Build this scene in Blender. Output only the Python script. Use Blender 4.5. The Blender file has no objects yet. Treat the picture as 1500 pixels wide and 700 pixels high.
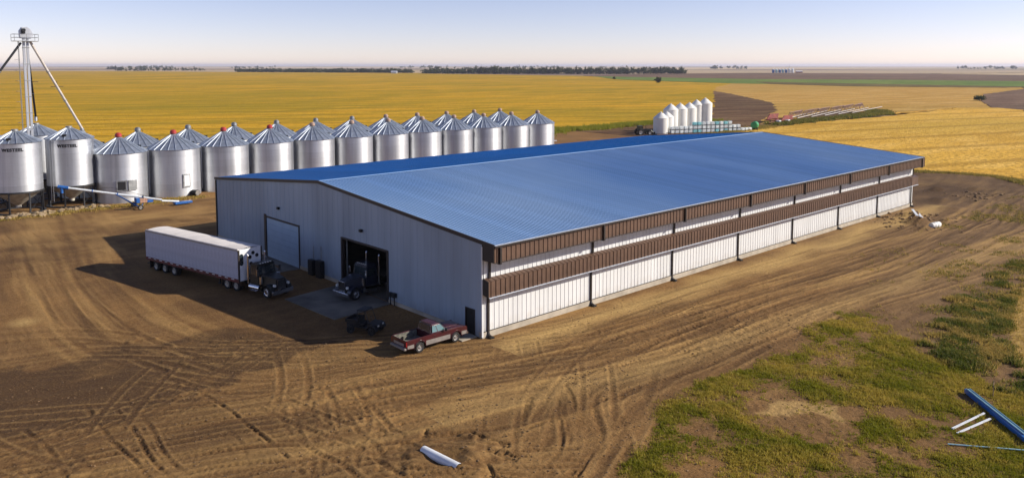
import bpy, bmesh, math, random
import numpy as np
from mathutils import Vector, Matrix
R = math.radians
rng = random.Random(7)
nrg = np.random.default_rng(11)
scene = bpy.context.scene
col = scene.collection

# ------------------------------------------------------------------ camera, sky, sun, exposure
SUN_AZ, SUN_EL = -42.0, 28.0           # degrees; azimuth from +X towards +Y
cam_d = bpy.data.cameras.new('camera')
cam_d.sensor_width = 36.0
cam_d.lens = 27.84
cam_d.shift_y = -0.10
cam_d.clip_end = 60000
cam = bpy.data.objects.new('camera', cam_d)
col.objects.link(cam)
cam.location = (-40.0, -45.92, 21.3)
cam.rotation_euler = (R(90 - 5.1), 0, R(47.05 - 90))
scene.camera = cam

w = bpy.data.worlds.new('World'); scene.world = w; w.use_nodes = True
nt = w.node_tree
sky = nt.nodes.new('ShaderNodeTexSky'); sky.sky_type = 'NISHITA'; sky.sun_disc = False
sky.sun_elevation = R(SUN_EL); sky.sun_rotation = R(90 - SUN_AZ)
sky.air_density = 0.66; sky.dust_density = 0.15; sky.ozone_density = 0.5; sky.altitude = 0
bg = nt.nodes['Background']; bg.inputs['Strength'].default_value = 0.105
tint = nt.nodes.new('ShaderNodeMix'); tint.data_type = 'RGBA'; tint.blend_type = 'MULTIPLY'; tint.inputs[0].default_value = 1.0
tint.inputs[7].default_value = (1.10, 0.93, 1.04, 1)      # white balance of the whole sky
nt.links.new(sky.outputs[0], tint.inputs[6]); nt.links.new(tint.outputs[2], bg.inputs[0])

sd = bpy.data.lights.new('sun', 'SUN'); sd.energy = 5.0; sd.angle = R(0.5); sd.color = (1.0, 0.93, 0.82)
sun = bpy.data.objects.new('sun', sd); col.objects.link(sun)
sdir = Vector((math.cos(R(SUN_AZ)) * math.cos(R(SUN_EL)), math.sin(R(SUN_AZ)) * math.cos(R(SUN_EL)), math.sin(R(SUN_EL))))
sun.rotation_euler = sdir.to_track_quat('Z', 'Y').to_euler()
sun.location = (60, -60, 80)

vs = scene.view_settings
vs.view_transform = 'Standard'; vs.look = 'None'; vs.gamma = 1.0; vs.use_curve_mapping = False
vs.exposure = 0.35

# ------------------------------------------------------------------ materials
MATS = {}
def mat(name, c, rough=0.6, metal=0.0, var=0.12, scale=3.0, bump=0.0, bscale=20.0, c2=None, objvar=0.0,
        coord='Object', stretch=(1, 1, 1), coat=0.0, spec=0.5, rvar=0.0, trans=0.0, aniso=0.0, rows=None, splash=None):
    m = bpy.data.materials.new(name); m.use_nodes = True
    t = m.node_tree; N = t.nodes; L = t.links
    b = N['Principled BSDF']
    b.inputs['Roughness'].default_value = rough; b.inputs['Metallic'].default_value = metal
    b.inputs['Coat Weight'].default_value = coat; b.inputs['Specular IOR Level'].default_value = spec
    b.inputs['Transmission Weight'].default_value = trans
    tc = N.new('ShaderNodeTexCoord'); mp = N.new('ShaderNodeMapping'); mp.inputs['Scale'].default_value = stretch
    if coord == 'World':
        ge = N.new('ShaderNodeNewGeometry'); L.new(ge.outputs['Position'], mp.inputs[0])
    else: L.new(tc.outputs[coord], mp.inputs[0])
    nz = N.new('ShaderNodeTexNoise'); nz.inputs['Scale'].default_value = scale; nz.inputs['Detail'].default_value = 6
    L.new(mp.outputs[0], nz.inputs['Vector'])
    mx = N.new('ShaderNodeMix'); mx.data_type = 'RGBA'
    if c2 is None: c2 = tuple(x * (1 - 2 * var) for x in c)
    mx.inputs[6].default_value = (*c, 1); mx.inputs[7].default_value = (*c2, 1)
    rp = N.new('ShaderNodeMapRange'); rp.inputs[1].default_value = 0.35; rp.inputs[2].default_value = 0.65
    L.new(nz.outputs[0], rp.inputs[0]); L.new(rp.outputs[0], mx.inputs[0])
    if aniso:      # rolled corrugations run round the bin and spread the highlight up and down
        tg = N.new('ShaderNodeTangent'); tg.direction_type = 'RADIAL'; tg.axis = 'Z'
        b.inputs['Anisotropic'].default_value = aniso; b.inputs['Anisotropic Rotation'].default_value = .25
        L.new(tg.outputs[0], b.inputs['Tangent'])
    out = mx.outputs[2]
    if rows or splash:
        g2 = N.new('ShaderNodeNewGeometry'); sp = N.new('ShaderNodeSeparateXYZ'); L.new(g2.outputs['Position'], sp.inputs[0])
        def math_(op, a, v):
            q = N.new('ShaderNodeMath'); q.operation = op; L.new(a, q.inputs[0])
            if hasattr(v, 'links'): L.new(v, q.inputs[1])
            else: q.inputs[1].default_value = v
            return q.outputs[0]
        if rows:         # (pitch, width, colour): screw lines and laps across the sheets
            f = math_('MODULO', math_('ADD', sp.outputs[1], 200.0), rows[0]); f = math_('LESS_THAN', f, rows[1]); f = math_('MULTIPLY', f, rows[3])
            q = rows[2]
        else:            # (height, colour, amount): mud thrown up on the foot of the wall
            f = N.new('ShaderNodeMapRange'); f.inputs[1].default_value = splash[0]; f.inputs[2].default_value = .2; L.new(sp.outputs[2], f.inputs[0])
            n3 = N.new('ShaderNodeTexNoise'); n3.inputs['Scale'].default_value = 1.4; n3.inputs['Detail'].default_value = 7; L.new(g2.outputs['Position'], n3.inputs['Vector'])
            n4 = N.new('ShaderNodeMapRange'); n4.inputs[1].default_value = .38; n4.inputs[2].default_value = .66; L.new(n3.outputs[0], n4.inputs[0])
            f = math_('MULTIPLY', math_('MULTIPLY', f.outputs[0], n4.outputs[0]), splash[2]); q = splash[1]
        m2 = N.new('ShaderNodeMix'); m2.data_type = 'RGBA'; L.new(f, m2.inputs[0]); L.new(out, m2.inputs[6]); m2.inputs[7].default_value = (*q, 1); out = m2.outputs[2]
    if objvar:
        oi = N.new('ShaderNodeObjectInfo'); hs = N.new('ShaderNodeHueSaturation')
        mr = N.new('ShaderNodeMapRange'); mr.inputs[3].default_value = 1 - objvar; mr.inputs[4].default_value = 1 + objvar
        L.new(oi.outputs['Random'], mr.inputs[0]); L.new(mr.outputs[0], hs.inputs['Value']); L.new(out, hs.inputs['Color'])
        out = hs.outputs[0]
    L.new(out, b.inputs['Base Color'])
    if rvar:
        rr = N.new('ShaderNodeMapRange'); rr.inputs[3].default_value = rough - rvar; rr.inputs[4].default_value = rough + rvar
        L.new(nz.outputs[0], rr.inputs[0]); L.new(rr.outputs[0], b.inputs['Roughness'])
    if bump:
        n2 = N.new('ShaderNodeTexNoise'); n2.inputs['Scale'].default_value = bscale; n2.inputs['Detail'].default_value = 5
        L.new(mp.outputs[0], n2.inputs['Vector'])
        bp = N.new('ShaderNodeBump'); bp.inputs['Strength'].default_value = bump; bp.inputs['Distance'].default_value = 0.05
        L.new(n2.outputs[0], bp.inputs['Height']); L.new(bp.outputs[0], b.inputs['Normal'])
    MATS[name] = m
    return m

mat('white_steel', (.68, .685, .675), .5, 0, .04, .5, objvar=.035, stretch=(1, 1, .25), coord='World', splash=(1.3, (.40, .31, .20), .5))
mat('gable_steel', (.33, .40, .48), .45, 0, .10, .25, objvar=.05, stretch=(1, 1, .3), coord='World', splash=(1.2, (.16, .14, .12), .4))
mat('brown_steel', (.125, .068, .042), .5, 0, .16, .9, objvar=.08)
mat('dark_trim', (.028, .020, .017), .5, 0, .1, 2)
mat('pale_edge', (.55, .60, .68), .4, 0, .1, 2)
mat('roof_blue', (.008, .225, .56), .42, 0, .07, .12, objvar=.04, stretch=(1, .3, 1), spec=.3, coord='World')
mat('roof_blue_pale', (.33, .48, .67), .45, 0, .0, .055, c2=(.20, .36, .60), objvar=.06, stretch=(1, .6, 1), spec=.45, coord='World', rows=(.60, .12, (.48, .60, .78), .38))  # front slope and ridge cap: paler, patchier blue than the back slope
mat('concrete', (.46, .40, .31), .85, 0, .15, .8, bump=.3, bscale=8)
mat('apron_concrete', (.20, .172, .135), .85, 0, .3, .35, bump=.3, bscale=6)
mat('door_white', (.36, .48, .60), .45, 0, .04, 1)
mat('dark_metal', (.02, .021, .023), .45, .3, .2, 4)
mat('black_rubber', (.018, .017, .016), .85, 0, .2, 5)
mat('chrome', (.75, .75, .77), .18, 1.0, .1, 4)
mat('rim_steel', (.55, .54, .52), .35, .8, .2, 9)
mat('galvanized', (.70, .715, .74), .50, .88, .0, .8, c2=(.44, .45, .47), objvar=.06, rvar=.10, stretch=(1, 1, .05), aniso=.5, coord='World')  # vertical streaks of reflected light are painted into the base colour
mat('galvanized_roof', (.55, .60, .66), .42, .8, .16, 1.2, objvar=.08, rvar=.08)
mat('galvanized_dull', (.42, .43, .43), .5, .75, .2, 1.5)
mat('hopper_steel', (.55, .52, .44), .55, .2, .2, 1.5)
mat('leg_black', (.03, .03, .033), .6, .2, .2, 3)
mat('cap_red', (.42, .035, .03), .5, 0, .15, 5)
mat('cap_pale', (.45, .30, .22), .6, 0, .2, 5)
mat('letter_black', (.012, .012, .014), .6)
mat('auger_white', (.72, .76, .78), .4, 0, .1, 3)
mat('auger_blue', (.02, .12, .40), .4, 0, .15, 3)
mat('engine_tan', (.45, .26, .18), .6, 0, .25, 4)
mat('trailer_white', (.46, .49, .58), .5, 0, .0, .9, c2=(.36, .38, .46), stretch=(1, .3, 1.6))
mat('tarp_white', (.78, .72, .66), .7, 0, .08, .8, bump=.2, bscale=3)
mat('rail_red', (.14, .022, .02), .5, 0, .25, 2)
mat('truck_paint', (.006, .009, .009), .38, 0, .1, 2, coat=.1)
mat('truck_paint_blue', (.008, .013, .03), .35, 0, .1, 2, coat=.15)
mat('glass', (.02, .03, .035), .08, 0, .1, 2, spec=.8)
mat('glass_teal', (.10, .20, .20), .08, 0, .1, 2, spec=.9)
mat('pickup_red', (.062, .007, .012), .30, 0, .0, 1.2, c2=(.042, .007, .010), coat=.6)
mat('pickup_silver', (.36, .33, .30), .35, .4, .12, 3)
mat('bed_liner', (.20, .19, .15), .8, 0, .3, 5)
mat('lamp_red', (.30, .01, .01), .3)
mat('lamp_clear', (.75, .75, .72), .15)
mat('poly_white', (.78, .77, .72), .5, 0, .05, .7, objvar=.03)
mat('tote_white', (.80, .86, .86), .5, 0, .1, 1, objvar=.08)
mat('tote_cyan', (.12, .58, .64), .5, 0, .1, 1, objvar=.1)
mat('green_paint', (.03, .28, .09), .45, 0, .1, 2)
mat('machine_red', (.28, .05, .035), .6, 0, .3, 1)
mat('pipe_white', (.52, .47, .42), .5, 0, .12, 2, objvar=.08)
mat('rust_pink', (.27, .15, .11), .7, 0, .2, 1)
mat('sheet_blue', (.02, .13, .42), .35, 0, .08, 2, coat=.2)
mat('sheet_white', (.76, .78, .80), .4, 0, .08, 2)
mat('sheet_teal', (.30, .50, .56), .4, 0, .1, 2)
mat('rubble_tan', (.36, .26, .15), .9, 0, .25, 2)
mat('wood', (.30, .20, .11), .8, 0, .25, 5)
mat('soil_clod', (.24, .145, .07), .95, 0, .3, 2, objvar=.2)
mat('bark', (.07, .05, .035), .9, 0, .2, 3)
mat('atv_paint', (.012, .013, .016), .4, 0, .2, 3)

def leaf_mat(name, c, c2, rough=.7):
    m = bpy.data.materials.new(name); m.use_nodes = True
    t = m.node_tree; N = t.nodes; L = t.links; b = N['Principled BSDF']
    at = N.new('ShaderNodeAttribute'); at.attribute_name = 'tint'
    mx = N.new('ShaderNodeMix'); mx.data_type = 'RGBA'
    mx.inputs[6].default_value = (*c, 1); mx.inputs[7].default_value = (*c2, 1)
    L.new(at.outputs['Fac'], mx.inputs[0]); L.new(mx.outputs[2], b.inputs['Base Color'])
    b.inputs['Roughness'].default_value = rough; b.inputs['Specular IOR Level'].default_value = .2
    tl = N.new('ShaderNodeBsdfTranslucent'); ms = N.new('ShaderNodeMixShader'); ms.inputs[0].default_value = .40
    L.new(mx.outputs[2], tl.inputs[0]); L.new(b.outputs[0], ms.inputs[1]); L.new(tl.outputs[0], ms.inputs[2]); L.new(ms.outputs[0], N['Material Output'].inputs[0])
    MATS[name] = m
leaf_mat('tree_leaf', (.030, .045, .018), (.085, .10, .035))
leaf_mat('grass_blade', (.205, .205, .012), (.46, .34, .060))
leaf_mat('weed_leaf', (.090, .115, .014), (.48, .33, .09))
leaf_mat('weed_lush', (.20, .23, .018), (.36, .30, .04))

# ------------------------------------------------------------------ mesh helpers
class MB:
    def __init__(s): s.v = []; s.f = []
    def add(s, vs, fs):
        o = len(s.v); s.v += [tuple(x) for x in vs]; s.f += [tuple(i + o for i in f) for f in fs]; return s
    def box(s, x0, x1, y0, y1, z0, z1):
        return s.add([(x0, y0, z0), (x1, y0, z0), (x1, y1, z0), (x0, y1, z0), (x0, y0, z1), (x1, y0, z1), (x1, y1, z1), (x0, y1, z1)],
                     [(3, 2, 1, 0), (4, 5, 6, 7), (0, 1, 5, 4), (1, 2, 6, 5), (2, 3, 7, 6), (3, 0, 4, 7)])
    def prism(s, poly, axis, a, b):
        """poly 2-D points; axis 'y': poly is (x,z), extruded y=a..b; 'x': poly is (y,z); 'z': poly is (x,y)"""
        n = len(poly)
        def P(p, t): return {'y': (p[0], t, p[1]), 'x': (t, p[0], p[1]), 'z': (p[0], p[1], t)}[axis]
        vs = [P(p, a) for p in poly] + [P(p, b) for p in poly]
        fs = [tuple(range(n)), tuple(range(2 * n - 1, n - 1, -1))] + [(i, (i + 1) % n, n + (i + 1) % n, n + i)[::-1] for i in range(n)]
        return s.add(vs, fs)
    def cyl(s, p0, p1, r0, r1=None, n=16, caps=True):
        r1 = r0 if r1 is None else r1
        p0 = Vector(p0); p1 = Vector(p1); d = (p1 - p0).normalized()
        u = d.orthogonal().normalized(); v = d.cross(u)
        vs = [p0 + (u * math.cos(2 * math.pi * i / n) + v * math.sin(2 * math.pi * i / n)) * r0 for i in range(n)]
        vs += [p1 + (u * math.cos(2 * math.pi * i / n) + v * math.sin(2 * math.pi * i / n)) * r1 for i in range(n)]
        fs = [(i, (i + 1) % n, n + (i + 1) % n, n + i) for i in range(n)]
        if caps: fs += [tuple(range(n - 1, -1, -1)), tuple(range(n, 2 * n))]
        return s.add(vs, fs)
    def tube(s, pts, r, n=8):
        for a, b in zip(pts[:-1], pts[1:]): s.cyl(a, b, r, r, n)
        return s
    def lathe(s, prof, n=32, axis='z', c=(0, 0, 0), close=False):
        """prof: (r, h) pairs round axis"""
        vs = []
        for r, h in prof:
            for i in range(n):
                a = 2 * math.pi * i / n; x, y = r * math.cos(a), r * math.sin(a)
                p = {'z': (x, y, h), 'y': (x, h, y), 'x': (h, x, y)}[axis]
                vs.append((p[0] + c[0], p[1] + c[1], p[2] + c[2]))
        k = len(prof); fs = []
        for j in range(k if close else k - 1):
            for i in range(n):
                a = j * n + i; b = j * n + (i + 1) % n; j2 = (j + 1) % k
                fs.append((a, b, j2 * n + (i + 1) % n, j2 * n + i))
        return s.add(vs, fs)
    def mesh(s, name, m, smooth=35, fix=True):
        me = bpy.data.meshes.new(name); me.from_pydata(s.v, [], s.f)
        if fix:
            bm = bmesh.new(); bm.from_mesh(me); bmesh.ops.recalc_face_normals(bm, faces=bm.faces[:]); bm.to_mesh(me); bm.free()
        me.materials.append(MATS[m])
        if smooth:
            me.polygons.foreach_set('use_smooth', [True] * len(me.polygons)); me.set_sharp_from_angle(angle=R(smooth))
        me.update(); return me

def link(name, me, parent=None, loc=(0, 0, 0), rz=0.0):
    o = bpy.data.objects.new(name, me); col.objects.link(o)
    if parent: o.parent = parent
    o.location = loc; o.rotation_euler = (0, 0, rz)
    return o
def obj(name, mb, m, parent=None, loc=(0, 0, 0), rz=0.0, smooth=35, bevel=0.0, fix=True):
    me = mb.mesh(name, m, smooth, fix)
    if bevel:
        bm = bmesh.new(); bm.from_mesh(me)
        bmesh.ops.remove_doubles(bm, verts=bm.verts[:], dist=1e-5)
        ed = [e for e in bm.edges if len(e.link_faces) == 2 and e.calc_face_angle(0) > R(40)]
        bmesh.ops.bevel(bm, geom=ed, offset=bevel, segments=2, affect='EDGES', clamp_overlap=True)
        bm.to_mesh(me); bm.free()
        me.polygons.foreach_set('use_smooth', [True] * len(me.polygons)); me.set_sharp_from_angle(angle=R(50))
    return link(name, me, parent, loc, rz)
def tag(o, label=None, cat=None, group=None, kind=None):
    if label: o['label'] = label
    if cat: o['category'] = cat
    if group: o['group'] = group
    if kind: o['kind'] = kind
    return o
def thing(name, label, cat, loc=(0, 0, 0), rz=0.0, group=None):
    o = bpy.data.objects.new(name, None); col.objects.link(o); o.location = loc; o.rotation_euler = (0, 0, rz)
    o.empty_display_size = .5
    return tag(o, label, cat, group)
def copy_tree(o, parent=None):
    c = o.copy(); col.objects.link(c); c.parent = parent
    for ch in o.children: copy_tree(ch, c)
    return c
def box(x0, x1, y0, y1, z0, z1): return MB().box(x0, x1, y0, y1, z0, z1)

# ------------------------------------------------------------------ numpy noise
TBL = nrg.random((256, 256))
def vnoise(x, y, s, seed=0):
    x = x / s + seed * 17.3; y = y / s + seed * 31.7
    xi = np.floor(x).astype(int); yi = np.floor(y).astype(int); fx = x - xi; fy = y - yi
    fx = fx * fx * (3 - 2 * fx); fy = fy * fy * (3 - 2 * fy)
    g = lambda a, b: TBL[a & 255, b & 255]
    return (g(xi, yi) * (1 - fx) + g(xi + 1, yi) * fx) * (1 - fy) + (g(xi, yi + 1) * (1 - fx) + g(xi + 1, yi + 1) * fx) * fy
def fbm(x, y, s, seed=0, o=4):
    t = 0; a = .5; n = 0
    for k in range(o): t = t + a * vnoise(x, y, s, seed + k); n += a; a *= .55; s *= .47
    return t / n
def inpoly(x, y, poly):
    r = np.zeros(x.shape, bool); j = len(poly) - 1
    for i in range(len(poly)):
        xi, yi = poly[i]; xj, yj = poly[j]
        c = ((yi > y) != (yj > y)) & (x < (xj - xi) * (y - yi) / (yj - yi + 1e-12) + xi)
        r ^= c; j = i
    return r

# ================================================================== THE SETTING
GRASS = [(-9.3, -21.7), (-4.1, -19.3), (-.9, -17.3), (2.9, -16.5), (7.4, -16.7), (11.7, -18), (19.1, -16.9), (28.2, -16.1), (27.4, -19.9),
         (22.5, -24.2), (20.6, -28.1), (17.8, -32.5), (14, -40), (4, -46), (-12, -30)]
BARE = [[(3.2, -20.1), (7.9, -20.7), (8.8, -26.4), (4.1, -27.3), (2.1, -24.8), (1.7, -22.0)], [(13.7, -18.6), (19.7, -20.1), (15.6, -22.0), (11.7, -20.9)],
        [(-1.5, -20.5), (.5, -20), (-.5, -23.2), (-2.5, -22.8)], [(-1.2, -27.0), (.6, -27.2), (-.6, -29.5), (-2, -29)]]
WEEDS = [(23.3, -23.9), (38.1, -21.7), (60.5, -21.4), (70, -24), (60, -40), (25, -42), (16.5, -33.4), (19.8, -28.1)]
STUB = [(60, -23.4), (42, -25.4), (33, -27.4), (26.2, -29.5), (21.2, -31.9), (24, -44), (80, -44), (80, -25)]

def axis_coords(fine0, fine1, fs, lo, hi, grow):
    a = list(np.arange(fine0, fine1, fs)); st = fs; v = a[-1]
    while v < hi: st = min(st * grow, 2.2); v += st; a.append(v)
    st = fs; v = a[0]; b = []
    while v > lo: st = min(st * grow, 2.2); v -= st; b.append(v)
    return np.array(b[::-1] + a)
gx = axis_coords(-34, 17, .09, -140, 190, 1.02)
gy = axis_coords(-30, 13, .09, -75, 145, 1.025)
X, Y = np.meshgrid(gx, gy)
H = (fbm(X, Y, 14, 1, 3) - .5) * .22 + (fbm(X, Y, 2.2, 2, 4) - .5) * .10
near = np.clip(1 - (np.hypot(X + 5, Y + 10) - 25) / 60, 0, 1)
clod = fbm(X, Y, .55, 5, 3); rough_zone = np.clip((fbm(X, Y, 9, 9, 3) - .42) * 5, 0, 1)
H += near * ((np.clip(clod - .50, 0, 1) * .20 + (vnoise(X, Y, .22, 6) - .5) * .05) * rough_zone)
TR = np.zeros_like(H); TC = np.zeros_like(H)

def spline(pts, step=.1):
    P = np.array(pts, float); P = np.vstack([2 * P[0] - P[1], P, 2 * P[-1] - P[-2]]); out = []
    for i in range(1, len(P) - 2):
        n = max(2, int(np.linalg.norm(P[i + 1] - P[i]) / step)); t = np.linspace(0, 1, n, endpoint=False)[:, None]
        out.append(.5 * (2 * P[i] + (P[i + 1] - P[i - 1]) * t + (2 * P[i - 1] - 5 * P[i] + 4 * P[i + 1] - P[i + 2]) * t ** 2 + (3 * P[i] - P[i - 1] - 3 * P[i + 1] + P[i + 2]) * t ** 3))
    return np.vstack(out)
def rut(pts, depth=.07, width=.28, off=0.0, lug=.4, fade=True):
    C = spline(pts); T = np.gradient(C, axis=0); T /= np.linalg.norm(T, axis=1)[:, None] + 1e-9
    Nn = np.stack([-T[:, 1], T[:, 0]], -1); C = C + Nn * off
    s = np.arange(len(C)) * .1; k = np.clip((vnoise(s, s * 0, 6, int(abs(off) * 10) + len(C)) - .25) * 2.2, 0, 1) if fade else np.ones(len(C))
    U = np.arange(-width * 1.9, width * 1.9, .06)
    tmp = np.zeros_like(H); tcc = np.zeros_like(H)
    for u in U:
        q = abs(u) / width
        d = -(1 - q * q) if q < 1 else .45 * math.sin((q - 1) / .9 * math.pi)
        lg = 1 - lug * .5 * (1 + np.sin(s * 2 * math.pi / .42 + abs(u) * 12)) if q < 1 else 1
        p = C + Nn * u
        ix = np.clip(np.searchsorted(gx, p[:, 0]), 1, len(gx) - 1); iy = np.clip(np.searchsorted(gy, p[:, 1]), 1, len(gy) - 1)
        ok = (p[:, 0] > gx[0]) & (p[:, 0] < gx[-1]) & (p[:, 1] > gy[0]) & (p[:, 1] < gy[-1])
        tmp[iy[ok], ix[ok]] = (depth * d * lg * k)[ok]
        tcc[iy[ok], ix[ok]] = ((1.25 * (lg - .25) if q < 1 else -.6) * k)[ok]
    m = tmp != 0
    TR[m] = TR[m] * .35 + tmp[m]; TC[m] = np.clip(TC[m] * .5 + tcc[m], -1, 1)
def pair(pts, depth=.07, width=.26, gauge=1.9, lug=.4, shift=0.0):
    rut(pts, depth, width, shift - gauge / 2, lug); rut(pts, depth, width, shift + gauge / 2, lug)
def jit(pts, a): return [(x + rng.uniform(-a, a), y + rng.uniform(-a, a)) for x, y in pts]
MAIN = [(112, -14), (95, -15), (79.9, -16), (60.3, -14.6), (44.7, -13), (26.5, -11.2), (11.9, -10.2), (1.5, -8.6), (-6.7, -6.9), (-15.9, -4.8), (-23, -1.8), (-31, 0), (-45, 3)]
LOOP = [(105, 14), (112, 8), (113, 0), (108.9, -5.2), (92.7, -11.5), (71.1, -13.6), (44.9, -13.8), (25.9, -12.6), (6.2, -12.2), (-2, -13.4), (-8, -17), (-12, -20), (-17, -27)]
WALL = [(100, -3), (85, -6), (60, -6.5), (40, -6.2), (20, -5.5), (5, -4.6), (-6, -3), (-14, 1), (-19, 8), (-21, 20), (-20, 40), (-17, 60)]
LEFT = [(-60, 66), (-30, 63), (-10, 60), (10, 57), (14, 56)]
for sft in (-4.6, -3.1, -1.2, .6, 2.0, 3.6, 5.4):
    pair(jit(MAIN, .8), rng.uniform(.06, .12), rng.uniform(.2, .32), rng.choice([1.7, 2.0, 2.2]), .6, sft)
for sft in (-2.8, -.7, 1.2, 3.3): pair(jit(LOOP, .9), rng.uniform(.05, .10), rng.uniform(.24, .36), 2.0, .55, sft)
for sft in (-2.2, .0, 1.9): pair(jit(WALL, .7), rng.uniform(.03, .06), .26, 1.9, .4, sft)
for sft in (-9, -6, -2, 1, 5, 9, 14): pair(jit(LEFT, 1.5), rng.uniform(.03, .07), .35, 2, .3, sft)
for k in range(9):
    x0 = -30 + k * 1.35 + rng.uniform(-.5, .5)
    rut([(x0, 6.5 + rng.uniform(-3, 1.5)), (x0 + rng.uniform(-.3, .5), 2), (x0 - rng.uniform(-.8, 1), -4), (x0 - rng.uniform(-2, 2.5), -10)], rng.uniform(.07, .13), .15, 0, .35)
for k in range(11):
    t = k * .55
    rut([(-2 - t * .9, -10.5 - t * .75), (-3.8 - t, -13 - t * .7), (-6.5 - t * 1.2, -15.5 - t * .5)], rng.uniform(.06, .12), rng.uniform(.1, .16), 0, .3)
rut([(3.5, -12.6), (1.6, -13.8), (-.8, -15.3), (-3.5, -16.2), (-5.6, -17.5), (-7.8, -18.1), (-11.5, -19.8)], .15, .12, 0, .5, True); rut([(4.1, -12.9), (2, -14.3), (-3.2, -16.9), (-7.8, -18.8), (-11.5, -20.4)], .05, .3, .3, .6, True)
rut([(1, -17), (1.5, -19), (.2, -21), (-2.8, -22.4)], .10, .14, 0, .2)
for k in range(7): pair(jit([(-40, 30 - k * 3), (-26, 24 - k * 3.4), (-16, 14 - k * 2.6), (-4, 5 - k * 2.2), (6, -2 - k * 1.5)], 2.5), rng.uniform(.02, .055), .26, 1.9, .5)
for k in range(8): pair(jit([(-34, -2 - k * .7), (-25, -5 - k), (-17, -9 - k * .8), (-10, -14 - k)], 2), rng.uniform(.06, .12), .22, 1.9, .8)
for k in range(6): pair(jit([(-12 - k, 0), (-17, -6), (-19 + k, -12), (-17, -22)], 2), rng.uniform(.05, .10), .2, 1.8, .8)
for k in range(14):      # crossing wheel marks in front of the shed
    x0 = rng.uniform(-32, 0); y0 = rng.uniform(-20, 6); a = rng.choice([-.45, -.2, .35, .8, 1.2, 2.2]) + rng.uniform(-.25, .25); Lk = rng.uniform(9, 20); cv = rng.uniform(-.35, .35)
    pp = [(x0, y0)]
    for _ in range(4): a += cv * .3; pp.append((pp[-1][0] + math.cos(a) * Lk / 4, pp[-1][1] + math.sin(a) * Lk / 4))
    if any(x > -.8 and y > -1.5 for x, y in pp): continue
    pair(pp, rng.uniform(.02, .05), rng.uniform(.15, .22), rng.choice([1.6, 1.8, 2.0]), .85)
H += TR
# long streaks dragged along the wheel paths
def curve_field(pts):
    C = spline(pts, 1.0); T = np.gradient(C, axis=0); T /= np.linalg.norm(T, axis=1)[:, None]; Nn = np.stack([-T[:, 1], T[:, 0]], -1)
    cx = np.arange(gx[0], gx[-1] + 1.5, 1.5); cy = np.arange(gy[0], gy[-1] + 1.5, 1.5); A, Bm = np.meshgrid(cx, cy); P = np.stack([A, Bm], -1).reshape(-1, 2)
    k = np.concatenate([np.argmin(((q[:, None, :] - C[None]) ** 2).sum(-1), 1) for q in np.array_split(P, 40)])
    dv = P - C[k]; dd = (dv * Nn[k]).sum(-1).reshape(A.shape); tt = (k + (dv * T[k]).sum(-1)).reshape(A.shape)
    fx = (X - cx[0]) / 1.5; fy = (Y - cy[0]) / 1.5; ix = np.clip(fx.astype(int), 0, len(cx) - 2); iy = np.clip(fy.astype(int), 0, len(cy) - 2); fx = fx - ix; fy = fy - iy
    bl = lambda G: (G[iy, ix] * (1 - fx) + G[iy, ix + 1] * fx) * (1 - fy) + (G[iy + 1, ix] * (1 - fx) + G[iy + 1, ix + 1] * fx) * fy
    return bl(dd), bl(tt)
def streaks(dd, tt, seed):
    a = vnoise(dd + (vnoise(tt, tt * 0, 9, seed) - .5) * 1.2, tt * .05, .75, seed); b = vnoise(dd, tt * .045, .33, seed + 3); c = vnoise(dd, tt * .12, 2.4, seed + 5)
    return np.clip((.40 * a + .25 * b + .35 * c - .5) * 3.4, -1, 1)
d1, t1 = curve_field(MAIN); d2, t2 = curve_field(WALL); d3, t3 = curve_field([(-60, 66), (-30, 60), (-14, 52), (0, 50)])
w1 = np.clip(1.25 - np.abs(d1 + 1) / 13, 0, 1); w2 = np.clip(1.2 - np.abs(d2) / 9, 0, 1) * (1 - w1) * .9; w3 = np.clip((Y - 38) / 12, 0, 1) * (1 - w2) * (Y < 84)
ST = streaks(d1, t1, 3) * w1 + streaks(d2, t2, 13) * w2 + streaks(d3, t3, 23) * w3
ST = ST * (.45 + .9 * fbm(X, Y, 7, 15, 3))
H += ST * .05
# dug edge round the culvert pipe, dirt heaps past the far corner
d = np.hypot((X + 14.6) / 1.5, (Y + 12.9) / 1.9) * (.45 + 1.1 * fbm(X, Y, 1.3, 33, 3)); H += np.where(d < 1.9, .22 * (.3 + 1.4 * vnoise(X, Y, .9, 35)) * np.sin(np.clip(d, 0, 1.9) / 1.9 * math.pi * 2 - math.pi / 2) * .5, 0)
for cx, cy, r, h in [(74, -5.5, 2.6, .75), (76.5, -8, 2.2, .5), (70, -7.5, 1.8, .35), (78, -2.8, 2.4, .5), (106, 3, 2.2, .7), (101, 7, 1.8, .5), (112, -1, 2, .5), (95, -1, 3, .35), (88, -5, 3, .3)]:
    dd = np.hypot(X - cx, (Y - cy) * 1.2) / r; H += np.where(dd < 1, h * (1 - dd * dd) ** 2 * (.6 + .8 * fbm(X, Y, .9, 4, 3)), 0)
gmask = np.zeros_like(H)
def blur(a, n):
    for _ in range(n):
        a = (a + np.roll(a, 1, 0) + np.roll(a, -1, 0) + np.roll(a, 1, 1) + np.roll(a, -1, 1)) / 5
    return a
wx = X + (fbm(X, Y, 3, 21, 3) - .5) * 3; wy = Y + (fbm(X, Y, 3, 23, 3) - .5) * 3
gmask = inpoly(wx, wy, GRASS).astype(float)
for b_ in BARE: gmask[inpoly(wx, wy, b_)] = .12
gmask = blur(gmask, 40) * np.clip((fbm(X, Y, 2.6, 31, 4) - .26) * 3.2, 0, 1) * np.clip((fbm(X, Y, .75, 37, 3) - .22) * 2.8, .55, 1)
wmask = blur(inpoly(wx, wy, WEEDS).astype(float), 5) * np.clip((fbm(X, Y, 2.2, 41, 4) - .34) * 4, 0, 1)
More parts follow.
